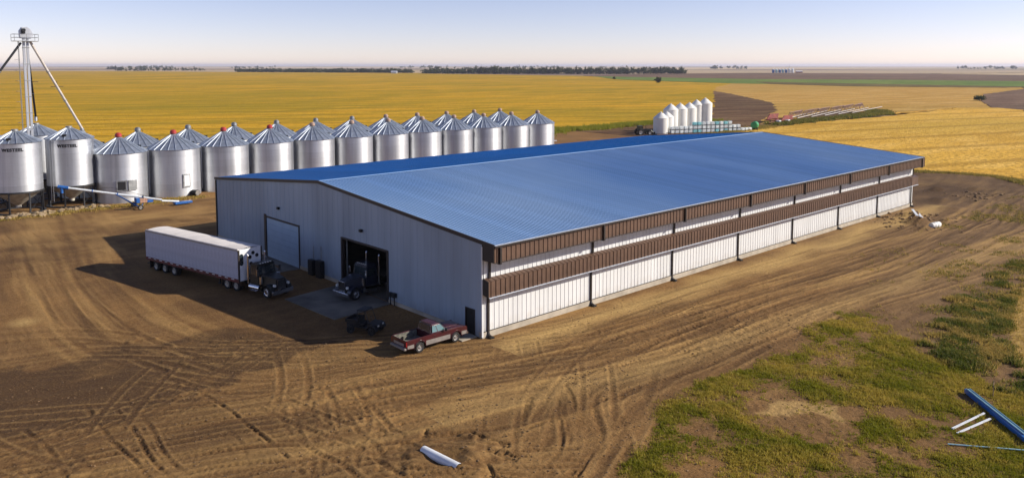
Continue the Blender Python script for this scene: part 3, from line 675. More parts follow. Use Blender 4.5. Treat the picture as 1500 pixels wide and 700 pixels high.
# ================================================================== VEHICLES
def wheel(parent, x, y, r, w_, side, rimr=.55, rim_m='rim_steel', n=24, spokes=True):
    """axis along y; side = +1/-1 the outward direction"""
    prof = [(r * .60, -w_ / 2), (r * .90, -w_ / 2), (r * .985, -w_ * .38), (r, -w_ * .25), (r, w_ * .25), (r * .985, w_ * .38), (r * .90, w_ / 2), (r * .60, w_ / 2)]
    t = obj('wheel', MB().lathe(prof, n, 'y', close=True), 'black_rubber', parent, (x, y, r))
    o = side
    rp = [(r * .615, o * w_ * .46), (r * .57, o * w_ * .48), (r * .52, o * w_ * .30), (r * .34, o * w_ * .22), (r * .22, o * w_ * .26), (r * .20, o * w_ * .46), (r * .06, o * w_ * .50), (.001, o * w_ * .50)]
    mb = MB().lathe(rp, n, 'y')
    if spokes:
        for k in range(8):
            a = k * math.pi / 4; mb.cyl((r * .27 * math.cos(a), o * w_ * .2, r * .27 * math.sin(a)), (r * .27 * math.cos(a), o * w_ * .33, r * .27 * math.sin(a)), r * .035, n=6)
    obj('rim', mb, rim_m, t)
    return t

def arch(cx, r, z0, n=9): return [(cx + r * math.cos(math.pi - math.pi * i / n), z0 + r * math.sin(math.pi * i / n)) for i in range(n + 1)]

def make_pickup():
    t = thing('pickup_truck', 'maroon and silver pickup truck parked at the corner of the long shed', 'pickup', (-7.15, 1.72, .0), R(-1.0))
    L_, Wd = 5.75, 1.96; hw = Wd / 2; xr, xf = 1.25, 4.62; r = .40
    side = [(0.06, .62), (.06, 1.16)] + [(2.18, 1.19), (2.20, 1.20), (5.62, 1.12), (5.72, 1.0), (5.74, .58)]
    lowline = [(5.70, .48)] + arch(xf, .50, .42)[::-1] + [(3.6, .42), (2.0, .42)] + arch(xr, .50, .42)[::-1] + [(.10, .50)]
    poly = side + lowline
    for s in (-1, 1):
        y0 = s * hw; y1 = s * (hw - .10)
        b = obj('side_panel', MB().prism(poly, 'y', min(y0, y1), max(y0, y1)), 'pickup_red', t, bevel=.025)
        # two-tone lower band
        bp = [(.10, .52), (.10, .72), (.74, .74)] + [(.74, .55)]
        band = MB().prism([(.12, .55), (.12, .78), (.70, .80), (.70, .52)], 'y', s * (hw + .004), s * (hw - .03))
        band.prism([(1.80, .46), (1.80, .82), (4.06, .80), (4.06, .46)], 'y', s * (hw + .004), s * (hw - .03))
        band.prism([(5.17, .50), (5.17, .78), (5.68, .76), (5.66, .50)], 'y', s * (hw + .004), s * (hw - .03))
        obj('lower_band', band, 'pickup_silver', b, smooth=0)
        dm = MB().box(2.34, 2.345, s * (hw + .003), s * (hw - .02), .50, 1.17).box(3.60, 3.606, s * (hw + .003), s * (hw - .02), .50, 1.17)
        obj('door_gap', dm, 'dark_metal', b, smooth=0)
        obj('door_handle', box(2.50, 2.66, s * (hw - .01), s * (hw + .025), .98, 1.03), 'dark_metal', b, smooth=0)
        fl = MB().tube([(xr + .53 * math.cos(a), s * (hw + .015), .42 + .53 * math.sin(a)) for a in [math.pi * k / 10 for k in range(11)]], .03, 6)
        fl.tube([(xf + .53 * math.cos(a), s * (hw + .015), .42 + .53 * math.sin(a)) for a in [math.pi * k / 10 for k in range(11)]], .03, 6)
        obj('wheel_arch', fl, 'pickup_red', b)
        obj('mirror', MB().box(3.50, 3.62, s * (hw + .03), s * (hw + .24), 1.20, 1.42), 'dark_metal', t, bevel=.03)
        for x in (xr, xf): wheel(t, x, s * (hw - .15), r, .25, s)
    # hood, cowl and inner structure
    obj('hood', MB().prism([(3.62, .6), (3.62, 1.20), (4.2, 1.20), (5.35, 1.15), (5.66, 1.06), (5.70, .6)], 'y', -hw + .09, hw - .09), 'pickup_red', t, bevel=.03)
    obj('hood_bulge', MB().prism([(3.9, 1.19), (4.1, 1.235), (5.2, 1.20), (5.4, 1.15)], 'y', -.42, .42), 'pickup_red', t, bevel=.015)
    obj('chassis', box(.3, 5.5, -.62, .62, .36, .62), 'dark_metal', t, smooth=0)
    obj('bed_floor', box(.10, 2.22, -hw + .10, hw - .10, .62, .68), 'bed_liner', t, smooth=0)
    for a in (-hw + .10, hw - .16): obj('bed_wall', box(.12, 2.2, a, a + .06, .66, 1.13), 'bed_liner', t, smooth=0)
    for s in (-1, 1): obj('wheel_well', box(.85, 1.65, s * hw - s * .36 if s > 0 else -hw + .1, hw - .1 if s > 0 else -hw + .36, .68, .90), 'bed_liner', t, smooth=0)
    tg = obj('tailgate', box(.0, .07, -hw + .06, hw - .06, .62, 1.16), 'pickup_red', t, bevel=.02)
    obj('tailgate_handle', box(-.012, .004, -.12, .12, .98, 1.06), 'dark_metal', tg, smooth=0)
    obj('tailgate_recess', box(-.008, .002, -.65, .65, .70, .90), 'pickup_silver', tg, smooth=0)
    # cab
    zb, zt = 1.15, 1.82
    lowr = [(2.26, zb, hw - .03), (3.85, zb, hw - .03)]; top = [(2.42, zt, hw - .20), (3.22, zt, hw - .20)]
    vs = [(2.26, -hw + .03, zb), (3.85, -hw + .03, zb), (3.85, hw - .03, zb), (2.26, hw - .03, zb), (2.42, -hw + .2, zt), (3.20, -hw + .2, zt), (3.20, hw - .2, zt), (2.42, hw - .2, zt)]
    cb = obj('cab', MB().add(vs, [(3, 2, 1, 0), (4, 5, 6, 7), (0, 1, 5, 4), (1, 2, 6, 5), (2, 3, 7, 6), (3, 0, 4, 7)]), 'pickup_red', t, bevel=.09)
    obj('cab_base', box(2.26, 3.66, -hw + .09, hw - .09, .6, 1.17), 'pickup_red', t, smooth=0)
    def quad(face, u0, u1, v0, v1, off=.012):
        a, b, c, d_ = [Vector(vs[i]) for i in face]     # a,b bottom; c,d top (b->c, a->d)
        n = (b - a).cross(d_ - a).normalized()
        def P(u, v): return (a * (1 - u) + b * u) * (1 - v) + (d_ * (1 - u) + c * u) * v + n * off
        m = MB(); m.add([P(u0, v0), P(u1, v0), P(u1, v1), P(u0, v1)] + [P(u0, v0) - n * .02, P(u1, v0) - n * .02, P(u1, v1) - n * .02, P(u0, v1) - n * .02], [(0, 1, 2, 3), (0, 4, 5, 1), (1, 5, 6, 2), (2, 6, 7, 3), (3, 7, 4, 0)])
        return m
    obj('windshield', quad((1, 2, 6, 5), .05, .95, .10, .90), 'glass_teal', cb, smooth=0)
    obj('rear_window', quad((3, 0, 4, 7), .10, .90, .20, .86), 'glass', cb, smooth=0)
    for f_ in ((0, 1, 5, 4),):
        obj('side_window', quad(f_, .08, .40, .18, .86), 'glass_teal', cb, smooth=0); obj('side_window', quad(f_, .45, .90, .18, .86), 'glass_teal', cb, smooth=0)
    for f_ in ((2, 3, 7, 6),):
        obj('side_window', quad(f_, .60, .92, .18, .86), 'glass_teal', cb, smooth=0); obj('side_window', quad(f_, .10, .55, .18, .86), 'glass_teal', cb, smooth=0)
    obj('bumper', box(-.16, .05, -hw + .02, hw - .02, .46, .62), 'pickup_silver', t, bevel=.03)
    obj('bumper', box(5.68, 5.86, -hw + .02, hw - .02, .42, .62), 'chrome', t, bevel=.04)
    gr = obj('grille', box(5.66, 5.76, -.55, .55, .64, 1.02), 'chrome', t, bevel=.02)
    obj('grille_mesh', MB().box(5.745, 5.768, -.48, -.03, .68, .98).box(5.745, 5.768, .03, .48, .68, .98), 'dark_metal', gr, smooth=0)
    for s in (-1, 1):
        obj('headlight', box(5.66, 5.75, min(s * .58, s * .93), max(s * .58, s * .93), .76, .98), 'lamp_clear', t, bevel=.02)
        obj('taillight', box(-.006, .065, min(s * (hw - .055), s * (hw + .006)), max(s * (hw - .055), s * (hw + .006)), .72, 1.08), 'lamp_red', t, smooth=0)
    return t
make_pickup()

def make_tractor(paint, label, loc, rz):
    """day-cab highway tractor, nose towards +x; origin on the ground under the rear axle group"""
    t = thing('semi_tractor', label, 'truck', loc, rz)
    obj('frame_rail', MB().box(-1.3, 5.6, -.50, -.38, .72, .98).box(-1.3, 5.6, .38, .50, .72, .98).box(-1.2, -1.1, -.4, .4, .75, .95).box(1.5, 1.6, -.4, .4, .75, .95), 'dark_metal', t, smooth=0)
    obj('fifth_wheel', MB().lathe([(.001, 1.22), (.48, 1.22), (.5, 1.15), (.3, 1.0)], 20).box(-.4, .5, -.35, .35, .98, 1.1), 'dark_metal', t)
    for x in (-.68, .68):
        for s in (-1, 1):
            wheel(t, x, s * 1.10, .51, .26, s); wheel(t, x, s * .78, .51, .26, s)
        obj('axle', MB().cyl((x, -1.1, .51), (x, 1.1, .51), .12, n=10), 'dark_metal', t)
    for s in (-1, 1):
        wheel(t, 5.0, s * 1.03, .52, .30, s, rim_m='chrome')
        fp = arch(5.0, .66, .52, 10)
        fo = arch(5.0, .74, .50, 10)
        obj('fender', MB().prism([(p[0], p[1]) for p in fo] + [(p[0], p[1]) for p in fp[::-1]], 'y', min(s * .72, s * 1.22), max(s * .72, s * 1.22)), paint, t)
        tk = obj('fuel_tank', MB().cyl((2.55, s * .92, .72), (3.95, s * .92, .72), .33, n=20), 'chrome', t)
        obj('step', MB().box(2.7, 3.8, min(s * 1.22, s * 1.30), max(s * 1.22, s * 1.30), .45, .50), 'chrome', tk, smooth=0)
        st = obj('exhaust_stack', MB().cyl((2.25, s * .98, .9), (2.25, s * .98, 3.55), .085, n=12).tube([(2.25, s * .98, 3.55), (2.18, s * .98, 3.68)], .08, 12), 'chrome', t)
        obj('heat_shield', MB().cyl((2.25, s * .98, 1.5), (2.25, s * .98, 2.7), .125, n=12), 'chrome', st)
        obj('mirror', MB().box(3.92, 4.0, min(s * 1.15, s * 1.38), max(s * 1.15, s * 1.38), 1.95, 2.55), 'chrome', t, bevel=.02)
        obj('headlight', MB().cyl((5.62, s * .78, 1.18), (5.78, s * .78, 1.18), .13, n=14), 'lamp_clear', t)
        obj('air_cleaner', MB().cyl((4.1, s * 1.0, 1.15), (4.1, s * 1.0, 1.85), .17, n=14), 'chrome', t)
    vs = [(2.45, -1.05, 1.0), (3.95, -1.05, 1.0), (3.95, 1.05, 1.0), (2.45, 1.05, 1.0), (2.50, -1.0, 2.90), (3.62, -.98, 2.90), (3.62, .98, 2.90), (2.50, 1.0, 2.90)]
    cb = obj('cab', MB().add(vs, [(3, 2, 1, 0), (4, 5, 6, 7), (0, 1, 5, 4), (1, 2, 6, 5), (2, 3, 7, 6), (3, 0, 4, 7)]), paint, t, bevel=.09)
    def win(pts, off):
        n = Vector(off); m = MB(); q = [Vector(p) for p in pts]
        m.add([p + n for p in q] + [p - n for p in q], [(0, 1, 2, 3), (7, 6, 5, 4), (0, 4, 5, 1), (1, 5, 6, 2), (2, 6, 7, 3), (3, 7, 4, 0)]); return m
    fx = lambda z: 3.95 - .33 * (z - 1.0) / 1.9
    for a, b in ((-.92, -.03), (.03, .92)): obj('windshield', win([(fx(1.98), a, 1.98), (fx(1.98), b, 1.98), (fx(2.68), b * .98, 2.68), (fx(2.68), a * .98, 2.68)], (.02, 0, .004)), 'glass', cb, smooth=0)
    for s in (-1, 1): obj('side_window', win([(2.75, s * 1.03, 1.95), (3.70, s * 1.03, 1.85), (3.52, s * 1.0, 2.6), (2.78, s * 1.0, 2.6)], (0, .03, 0)), 'glass', cb, smooth=0)
    for k in range(5): obj('roof_light', MB().box(3.45, 3.58, -.62 + k * .29, -.54 + k * .29, 2.89, 2.96), 'lamp_clear', cb, smooth=0)
    hv = [(3.85, -.92, 1.0), (5.72, -.56, 1.0), (5.72, .56, 1.0), (3.85, .92, 1.0), (3.85, -.84, 1.98), (5.68, -.50, 1.72), (5.68, .50, 1.72), (3.85, .84, 1.98)]
    hd = obj('hood', MB().add(hv, [(3, 2, 1, 0), (4, 5, 6, 7), (0, 1, 5, 4), (1, 2, 6, 5), (2, 3, 7, 6), (3, 0, 4, 7)]), paint, t, bevel=.07)
    gr = obj('grille', MB().box(5.70, 5.78, -.50, .50, .78, 1.70), 'chrome', t, bevel=.04)
    for k in range(8): obj('grille_bar', box(5.775, 5.79, -.44 + k * .115, -.38 + k * .115, .86, 1.62), 'dark_metal', gr, smooth=0)
    obj('bumper', MB().box(5.78, 5.98, -1.2, 1.2, .38, .74), 'chrome', t, bevel=.05)
    for a in (-1.2, .62): obj('quarter_fender', box(1.32, 1.40, a, a + .58, .6, 1.12), 'chrome', t, smooth=0)
    for a in (-1.2, .62): obj('mud_flap', box(-1.42, -1.39, a, a + .58, .22, 1.0), 'black_rubber', t, smooth=0)
    return t
HD = math.atan2(-15.6, 3.2)
make_tractor('truck_paint', 'black day-cab semi tractor with chrome stacks hitched to the white trailer', (-8.05 + 0.06, 26.75, 0), HD + R(1.5))
make_tractor('truck_paint_blue', 'dark semi tractor nosing out of the open shed doorway', (2.6, 16.9, .045), R(180 + 4))

def make_trailer():
    """rear at x=0, front at x=15.9; y = half width 1.3"""
    t = thing('semi_trailer', 'long white box trailer with red bottom rail and tarped roof', 'trailer', (-11.08, 40.65, 0), HD)
    L_ = 15.9; hw = 1.3; zb, zt = 1.22, 4.08
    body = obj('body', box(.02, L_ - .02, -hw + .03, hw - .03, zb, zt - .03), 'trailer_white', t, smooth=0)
    n = 26; pw = (L_ - .2) / n
    for s in (-1, 1):
        for k in range(n):
            obj('side_panel', box(.1 + k * pw + .006, .1 + (k + 1) * pw - .006, min(s * (hw - .035), s * hw), max(s * (hw - .035), s * hw), zb + .12, zt - .1), 'trailer_white', body, smooth=0) if k == 0 and s == -1 else None
            if k == 0 and s == -1: pm_ = bpy.data.objects['side_panel' if 'side_panel' in bpy.data.objects else 'side_panel'].data
        me_ = box(.006, pw - .006, -.02, .02, zb + .12, zt - .1).mesh('side_panel', 'trailer_white', 0)
        for k in range(1 if s == -1 else 0, n): link('side_panel', me_, body, (.1 + k * pw, s * (hw - .018), 0))
        obj('bottom_rail', box(0, L_, min(s * (hw - .05), s * (hw + .02)), max(s * (hw - .05), s * (hw + .02)), zb - .22, zb + .11), 'rail_red', t, smooth=0)
        obj('top_rail', box(0, L_, min(s * (hw - .05), s * (hw + .015)), max(s * (hw - .05), s * (hw + .015)), zt - .1, zt + .0), 'galvanized_dull', t, smooth=0)
        for k in range(15): obj('reflective_tape', box(.5 + k * 1.02, .95 + k * 1.02, min(s * (hw + .02), s * (hw + .03)), max(s * (hw + .02), s * (hw + .03)), zb + .0, zb + .07), 'sheet_white', t, smooth=0)
        for k in range(9): obj('marker_light', box(.8 + k * 1.75, .9 + k * 1.75, min(s * (hw + .02), s * (hw + .045)), max(s * (hw + .02), s * (hw + .045)), zb - .1, zb - .04), 'lamp_red', t, smooth=0)
    # tarp roof, slightly crowned, with bows
    m = MB(); nx, ny = 30, 6
    vs = []
    for i in range(nx + 1):
        x = .02 + (L_ - .04) * i / nx
        for j in range(ny + 1):
            y = -hw + .04 + (2 * hw - .08) * j / ny; c = 1 - (y / hw) ** 2
            vs.append((x, y, zt - .0 + c * (.10 + (.03 if i % 3 == 0 else 0))))
    fs = [(i * (ny + 1) + j, (i + 1) * (ny + 1) + j, (i + 1) * (ny + 1) + j + 1, i * (ny + 1) + j + 1) for i in range(nx) for j in range(ny)]
    rf = obj('roof', m.add(vs, fs), 'tarp_white', t, smooth=60, fix=False)
    obj('tarp_roll', MB().cyl((.1, -hw + .08, zt + .06), (L_ - .1, -hw + .08, zt + .06), .06, n=8), 'tarp_white', rf)
    fw = obj('front_wall', box(L_ - .01, L_ + .03, -hw, hw, zb - .1, zt + .06), 'sheet_white', t, bevel=.03)
    wp = [(-.98 + .20 * math.cos(a), 3.15 + (.36 if math.sin(a) > 0 else -.36) + .2 * math.sin(a)) for a in [2 * math.pi * k / 20 for k in range(20)]]
    obj('sight_window', MB().prism(wp, 'x', L_ + .03, L_ + .05), 'glass', fw, smooth=0)
    for y, z in ((.30, 3.62), (-.05, 3.25), (.72, 3.32), (.05, 2.62)):
        obj('gladhand_plate', MB().cyl((L_ + .03, y, z), (L_ + .10, y, z), .17, n=12), 'dark_metal', fw)
    obj('front_post', MB().box(L_ - .03, L_ + .06, -hw - .02, -hw + .12, zb - .1, zt + .03).box(L_ - .03, L_ + .06, hw - .12, hw + .02, zb - .1, zt + .03), 'dark_trim', fw, smooth=0)
    for s in (-1, 1):
        d = obj('rear_door', box(-.03, .02, min(s * .02, s * (hw - .03)), max(s * .02, s * (hw - .03)), zb, zt - .05), 'trailer_white', t, smooth=0)
        obj('lock_rod', MB().cyl((-.05, s * .35, zb), (-.05, s * .35, zt - .1), .02, n=6), 'galvanized_dull', d)
        obj('taillight', box(-.05, .0, min(s * .9, s * 1.2), max(s * .9, s * 1.2), zb - .18, zb - .04), 'lamp_red', t, smooth=0)
        obj('landing_leg', MB().box(12.0, 12.14, s * .7 - .07, s * .7 + .07, .28, 1.2).box(11.9, 12.24, s * .7 - .14, s * .7 + .14, .24, .29), 'dark_metal', t, smooth=0)
    obj('subframe', MB().box(.2, 6.5, -.5, .5, .85, 1.15), 'dark_metal', t, smooth=0)
    obj('rear_guard', MB().box(-.06, .04, -1.15, 1.15, .5, .6).box(-.05, .03, -.6, -.5, .6, 1.1).box(-.05, .03, .5, .6, .6, 1.1), 'dark_metal', t, smooth=0)
    for x in (1.75, 3.35, 5.05):
        for s in (-1, 1): wheel(t, x, s * 1.12, .51, .26, s); wheel(t, x, s * .80, .51, .26, s)
        obj('axle', MB().cyl((x, -1.1, .51), (x, 1.1, .51), .1, n=10), 'dark_metal', t)
    for a in (-1.25, .65): obj('mud_flap', box(.6, .63, a, a + .6, .2, 1.0), 'black_rubber', t, smooth=0)
    return t
make_trailer()

def make_utv():
    t = thing('utility_vehicle', 'small black off-road utility vehicle parked in shade beside the maroon pickup', 'off-road vehicle', (-6.3, 7.6, 0), R(-62))
    hw = .72
    for x in (-.95, .95):
        for s in (-1, 1): wheel(t, x, s * (hw - .02), .33, .26, s, rim_m='dark_metal', n=18)
    obj('body', MB().prism([(-1.4, .45), (-1.4, .85), (-.35, .85), (-.3, .55), (.45, .55), (.55, .95), (1.35, .80), (1.42, .45)], 'y', -hw + .14, hw - .14), 'atv_paint', t, bevel=.04)
    obj('cargo_box', MB().box(-1.45, -.45, -hw + .06, hw - .06, .85, .90).box(-1.45, -.45, -hw + .06, -hw + .1, .9, 1.12).box(-1.45, -.45, hw - .1, hw - .06, .9, 1.12).box(-1.45, -1.40, -hw + .06, hw - .06, .9, 1.12), 'atv_paint', t, smooth=0)
    obj('seat', MB().box(-.35, .1, -.5, .5, .62, .80).box(-.42, -.30, -.5, .5, .78, 1.25), 'black_rubber', t, bevel=.04)
    c = MB()
    for s in (-1, 1): c.tube([(-.42, s * .58, .85), (-.40, s * .55, 1.85), (.30, s * .55, 1.85), (.62, s * .58, .95)], .03, 8)
    c.tube([(-.40, -.55, 1.85), (-.40, .55, 1.85)], .03, 8); c.tube([(.30, -.55, 1.85), (.30, .55, 1.85)], .03, 8)
    rc = obj('roll_cage', c, 'dark_metal', t)
    obj('canopy', box(-.45, .35, -.6, .6, 1.87, 1.91), 'atv_paint', rc, bevel=.015)
    for s in (-1, 1):
        obj('headlight', MB().box(1.33, 1.43, s * .38 - .1, s * .38 + .1, .66, .78), 'lamp_clear', t, bevel=.02)
        obj('fender', MB().prism([(p[0] + .0, p[1]) for p in arch(.95, .45, .36)] + [(p[0], p[1]) for p in arch(.95, .40, .36)[::-1]], 'y', min(s * .5, s * .86), max(s * .5, s * .86)), 'atv_paint', t)
    obj('steering_wheel', MB().lathe([(.17, -.015), (.19, 0), (.17, .015), (.15, 0)], 16, 'x', (.38, .25, 1.08), close=True), 'black_rubber', t)
make_utv()

# ================================================================== GRAIN BINS
def ring_mesh(r, h, waves=5, n=48, m='galvanized'):
    prof = []
    prof = [(r + .022, 0), (r + .022, .05), (r, .06), (r, h)]
    return MB().lathe(prof, n).mesh('wall_ring', m, 15)
def roof_parts(parent, r, z0, z1, npan, m='galvanized_roof'):
    base = obj('roof', MB().lathe([(r + .10, z0 - .04), (r + .12, z0), (.45, z1), (.001, z1)], 40), 'galvanized_dull', parent)
    a = 2 * math.pi / npan; mb = MB(); h = .10
    r0, r1 = r + .16, .42; sl_ = (z1 - z0) / (r + .12 - .45)
    def P(rr, ang, dz): return (rr * math.cos(ang), rr * math.sin(ang), z0 + (r + .12 - rr) * sl_ + dz)
    e = .035
    def ang_w(rr): return e / max(rr, .6) * 1.6
    pts0 = [P(r0, -a / 2, .03 + h), P(r0, -a / 2 + ang_w(r0), .03 + h), P(r0, -a / 2 + 2.2 * ang_w(r0), .03), P(r0, a / 2, .03)]
    pts1 = [P(r1, -a / 2, .03 + h), P(r1, -a / 2 + ang_w(r1) * .8, .03 + h), P(r1, -a / 2 + 1.4 * ang_w(r1), .03), P(r1, a / 2, .03)]
    side0 = P(r0, -a / 2, .02); side1 = P(r1, -a / 2, .02)
    mb.add([side0] + pts0 + [side1] + pts1, [(0, 1, 6, 5), (1, 2, 7, 6), (2, 3, 8, 7), (3, 4, 9, 8), (0, 4, 3, 2, 1)])
    me_ = mb.mesh('roof_panel', m, 0)
    for k in range(npan): link('roof_panel', me_, base, rz=k * a)
    return base
def bin_tree(label, r=4.04, h=7.69, apex=9.85, rings=7, z0=0.0, npan=22, name='grain_bin'):
    t = thing(name, label, 'grain bin'); rh = (h - z0) / rings
    me_ = ring_mesh(r, rh)
    for k in range(rings): link('wall_ring', me_, t, (0, 0, z0 + k * rh))
    rf = roof_parts(t, r, h, apex, npan)
    obj('peak_collar', MB().lathe([(.46, apex - .05), (.46, apex + .18), (.001, apex + .18)], 20), 'galvanized_dull', t)
    return t
def ladder(parent, r, z0, z1, ang):
    c, s = math.cos(ang), math.sin(ang); mb = MB()
    def P(rr, tt, z): return (rr * c - tt * s, rr * s + tt * c, z)
    for tt in (-.22, .22): mb.cyl(P(r + .22, tt, z0), P(r + .22, tt, z1), .035, n=6)
    z = z0 + .2
    while z < z1: mb.cyl(P(r + .22, -.22, z), P(r + .22, .22, z), .02, n=5); z += .33
    for z in (z0 + 1, (z0 + z1) / 2, z1 - .4):
        for tt in (-.22, .22): mb.cyl(P(r - .02, tt, z), P(r + .22, tt, z), .025, n=5)
    return obj('ladder', mb, 'galvanized', parent)
def roof_hatch(parent, r, h, apex, ang):
    k = .72; rr = r * (1 - k) + .45 * k; rr = r * .72; z = h + (r - rr) * (apex - h) / (r - .45)
    c, s = math.cos(ang), math.sin(ang)
    mb = MB().box(-.30, .30, -.28, .28, -.05, .28)
    o = obj('roof_hatch', mb, 'dark_metal', parent, (rr * c, rr * s, z), ang, bevel=.03)
    return o
def cap(parent, apex, m):
    o = obj('fill_cap', MB().lathe([(.40, apex + .18), (.52, apex + .30), (.50, apex + .62), (.30, apex + .85), (.001, apex + .9)], 18), m, parent)
    obj('cap_handle', MB().tube([(.52, 0, apex + .4), (.75, 0, apex + .35), (.78, 0, apex + .1)], .03, 6), 'dark_metal', o)
def panel_on(parent, name, r, ang, z0, z1, wdt, m, out=.07):
    c, s = math.cos(ang), math.sin(ang)
    return obj(name, MB().box(-.02, out, -wdt / 2, wdt / 2, z0, z1), m, parent, ((r + .0) * c, (r + .0) * s, 0), ang, bevel=.015)

proto = bin_tree('tmp')
FR_Y = 88.43; FX0 = -.39; SP = 8.525
ORD = ['first', 'second', 'third', 'fourth', 'fifth', 'sixth', 'seventh', 'eighth', 'ninth', 'tenth', 'eleventh', 'last']
VIEW = R(-90)
for i in range(12):
    o = proto if i == 0 else copy_tree(proto)
    o.location = (FX0 + i * SP, FR_Y, -.02)
    red = i < 4
    if i == 0: lb = 'flat-bottom steel grain bin with open dark hatch behind the blue auger'
    elif i == 1: lb = 'flat-bottom steel grain bin with closed side door and red cap beside the auger bin'
    elif i == 11: lb = 'last steel grain bin of the front row, farthest from the hopper bins'
    else: lb = f'steel grain bin{" with red cap" if red else ""}, {ORD[i]} in the front row counting from the hopper bins'
    tag(o, lb, 'grain bin', 'front row of flat-bottom grain bins')
FRONT = [o for o in col.objects if o.get('group') == 'front row of flat-bottom grain bins']
for i, o in enumerate(FRONT):
    cap(o, 9.85, 'cap_red' if i < 4 else 'cap_pale')
    ladder(o, 4.04, .6, 7.7, R(-8 + rng.uniform(-4, 4))); roof_hatch(o, 4.04, 7.69, 9.85, R(-14 + rng.uniform(-5, 5)))
o = FRONT[0]
h_ = panel_on(o, 'hatch_frame', 4.02, R(-104), 1.9, 3.6, 1.5, 'galvanized_dull', .10); panel_on(h_, 'hatch_opening', 0, 0, 2.1, 3.4, 1.1, 'letter_black', .125)
panel_on(o, 'hatch_door', 4.04, R(-82), 1.95, 3.55, 1.3, 'galvanized_dull', .16)
h_ = panel_on(FRONT[1], 'side_door', 4.02, R(-84), 1.5, 3.7, 1.25, 'galvanized_dull', .12); panel_on(h_, 'door_leaf', 0, 0, 1.7, 3.5, .9, 'galvanized', .16)
for i in (1, 2):
    f_ = obj('aeration_fan', MB().cyl((0, -.45, .55), (0, .55, .55), .5, n=18).box(-.3, .3, -.3, .5, 0.0, .3), 'dark_metal', FRONT[i], (1.6, -4.55, 0), R(20))
    obj('fan_guard', MB().cyl((0, -.5, .55), (0, -.46, .55), .42, n=14), 'rim_steel', f_)
BX0, BY = 5.6, 98.0
for k, i in enumerate(range(-1, 11)):
    o = copy_tree(proto)
    # copies of the first bin carry its hatch and door: drop those pieces from the copy
    for ch in list(o.children):
        if ch.name.split('.')[0] in ('hatch_frame', 'hatch_door', 'fill_cap', 'ladder'):
            for g_ in list(ch.children): bpy.data.objects.remove(g_)
            bpy.data.objects.remove(ch)
    o.location = (BX0 + i * 8.72, BY + max(i, 0) * .32, -.02)
    lb = 'steel grain bin under the long bright spout, end of the back row' if i == -1 else f'steel grain bin in the back row, {ORD[k]} counting from the grain elevator'
    tag(o, lb, 'grain bin', 'back row of flat-bottom grain bins')
    cap(o, 9.85, 'cap_pale' if i > 5 else 'galvanized_dull')

def letters(parent, text, r, z, ang, size):
    cu = bpy.data.curves.new('lettering', 'FONT'); cu.body = text; cu.size = size; cu.align_x = 'CENTER'; cu.extrude = .012; cu.offset = .03
    cu.space_character = 1.12
    tmp = bpy.data.objects.new('tmp', cu); col.objects.link(tmp)
    dg = bpy.context.evaluated_depsgraph_get(); me_ = bpy.data.meshes.new_from_object(tmp.evaluated_get(dg))
    bpy.data.objects.remove(tmp)
    for v in me_.vertices:
        a = ang + v.co.x / r; rr = r + .03 + v.co.z; zz = z + v.co.y; v.co = (rr * math.cos(a), rr * math.sin(a), zz)
    me_.materials.clear(); me_.materials.append(MATS['letter_black'])
    return link('lettering', me_, parent)

def hopper_bin(label, loc, text_ang=None, group='hopper-bottom bins'):
    r = 3.28; z0, h, apex = 3.15, 10.25, 11.75
    t = thing('hopper_bin', label, 'grain bin', loc, 0, group)
    me_ = ring_mesh(r, (h - z0) / 7)
    for k in range(7): link('wall_ring', me_, t, (0, 0, z0 + k * (h - z0) / 7))
    rf = roof_parts(t, r, h, apex, 20)
    obj('peak_collar', MB().lathe([(.46, apex - .05), (.46, apex + .35), (.001, apex + .35)], 20), 'galvanized_dull', t)
    obj('hopper_cone', MB().lathe([(r - .02, z0 + .02), (r - .05, z0 - .1), (.35, .95), (.35, .6), (.25, .6)], 36), 'hopper_steel', t)
    obj('support_ring', MB().lathe([(r + .05, z0 - .15), (r + .12, z0 - .15), (r + .12, z0 + .1), (r + .05, z0 + .1)], 36, close=True).lathe([(r - .35, .0), (r + .25, .0), (r + .25, .15), (r - .35, .15)], 36, close=True), 'leg_black', t)
    for k in range(8):
        a = k * math.pi / 4 + .25; c, s = math.cos(a) * (r + .02), math.sin(a) * (r + .02)
        lg = obj('leg', MB().box(-.09, .09, -.09, .09, 0.1, z0 + .05), 'leg_black', t, (c, s, 0), a, smooth=0)
    for k in range(4):
        a = k * math.pi / 2 + .25; b = a + math.pi / 4
        obj('brace', MB().cyl((math.cos(a) * r, math.sin(a) * r, .4), (math.cos(b) * r, math.sin(b) * r, 2.6), .035, n=6), 'leg_black', t)
    ladder(t, r, 1.0, h, R(-150)); roof_hatch(t, r, h, apex, R(-120))
    if text_ang is not None: letters(t, 'WESTEEL', r, h - 1.1, text_ang, .60)
    return t
HB = 'hopper-bottom bins beside the grain elevator'
hopper_bin('hopper-bottom steel bin with black lettering beside the flat-bottom bin with the auger', (-7.25, 89.0, -.02), R(-110), HB)
hopper_bin('hopper-bottom steel bin with black lettering, second from the flat-bottom bins', (-14.7, 87.6, -.02), R(-108), HB)
hopper_bin('hopper-bottom steel bin behind the lettered hoppers, fed by the elevator spout', (-9.3, 100.0, -.02), None, HB)
hopper_bin('hopper-bottom steel bin behind the lettered hoppers, farther from the flat-bottom bins', (-17.6, 99.5, -.02), None, HB)

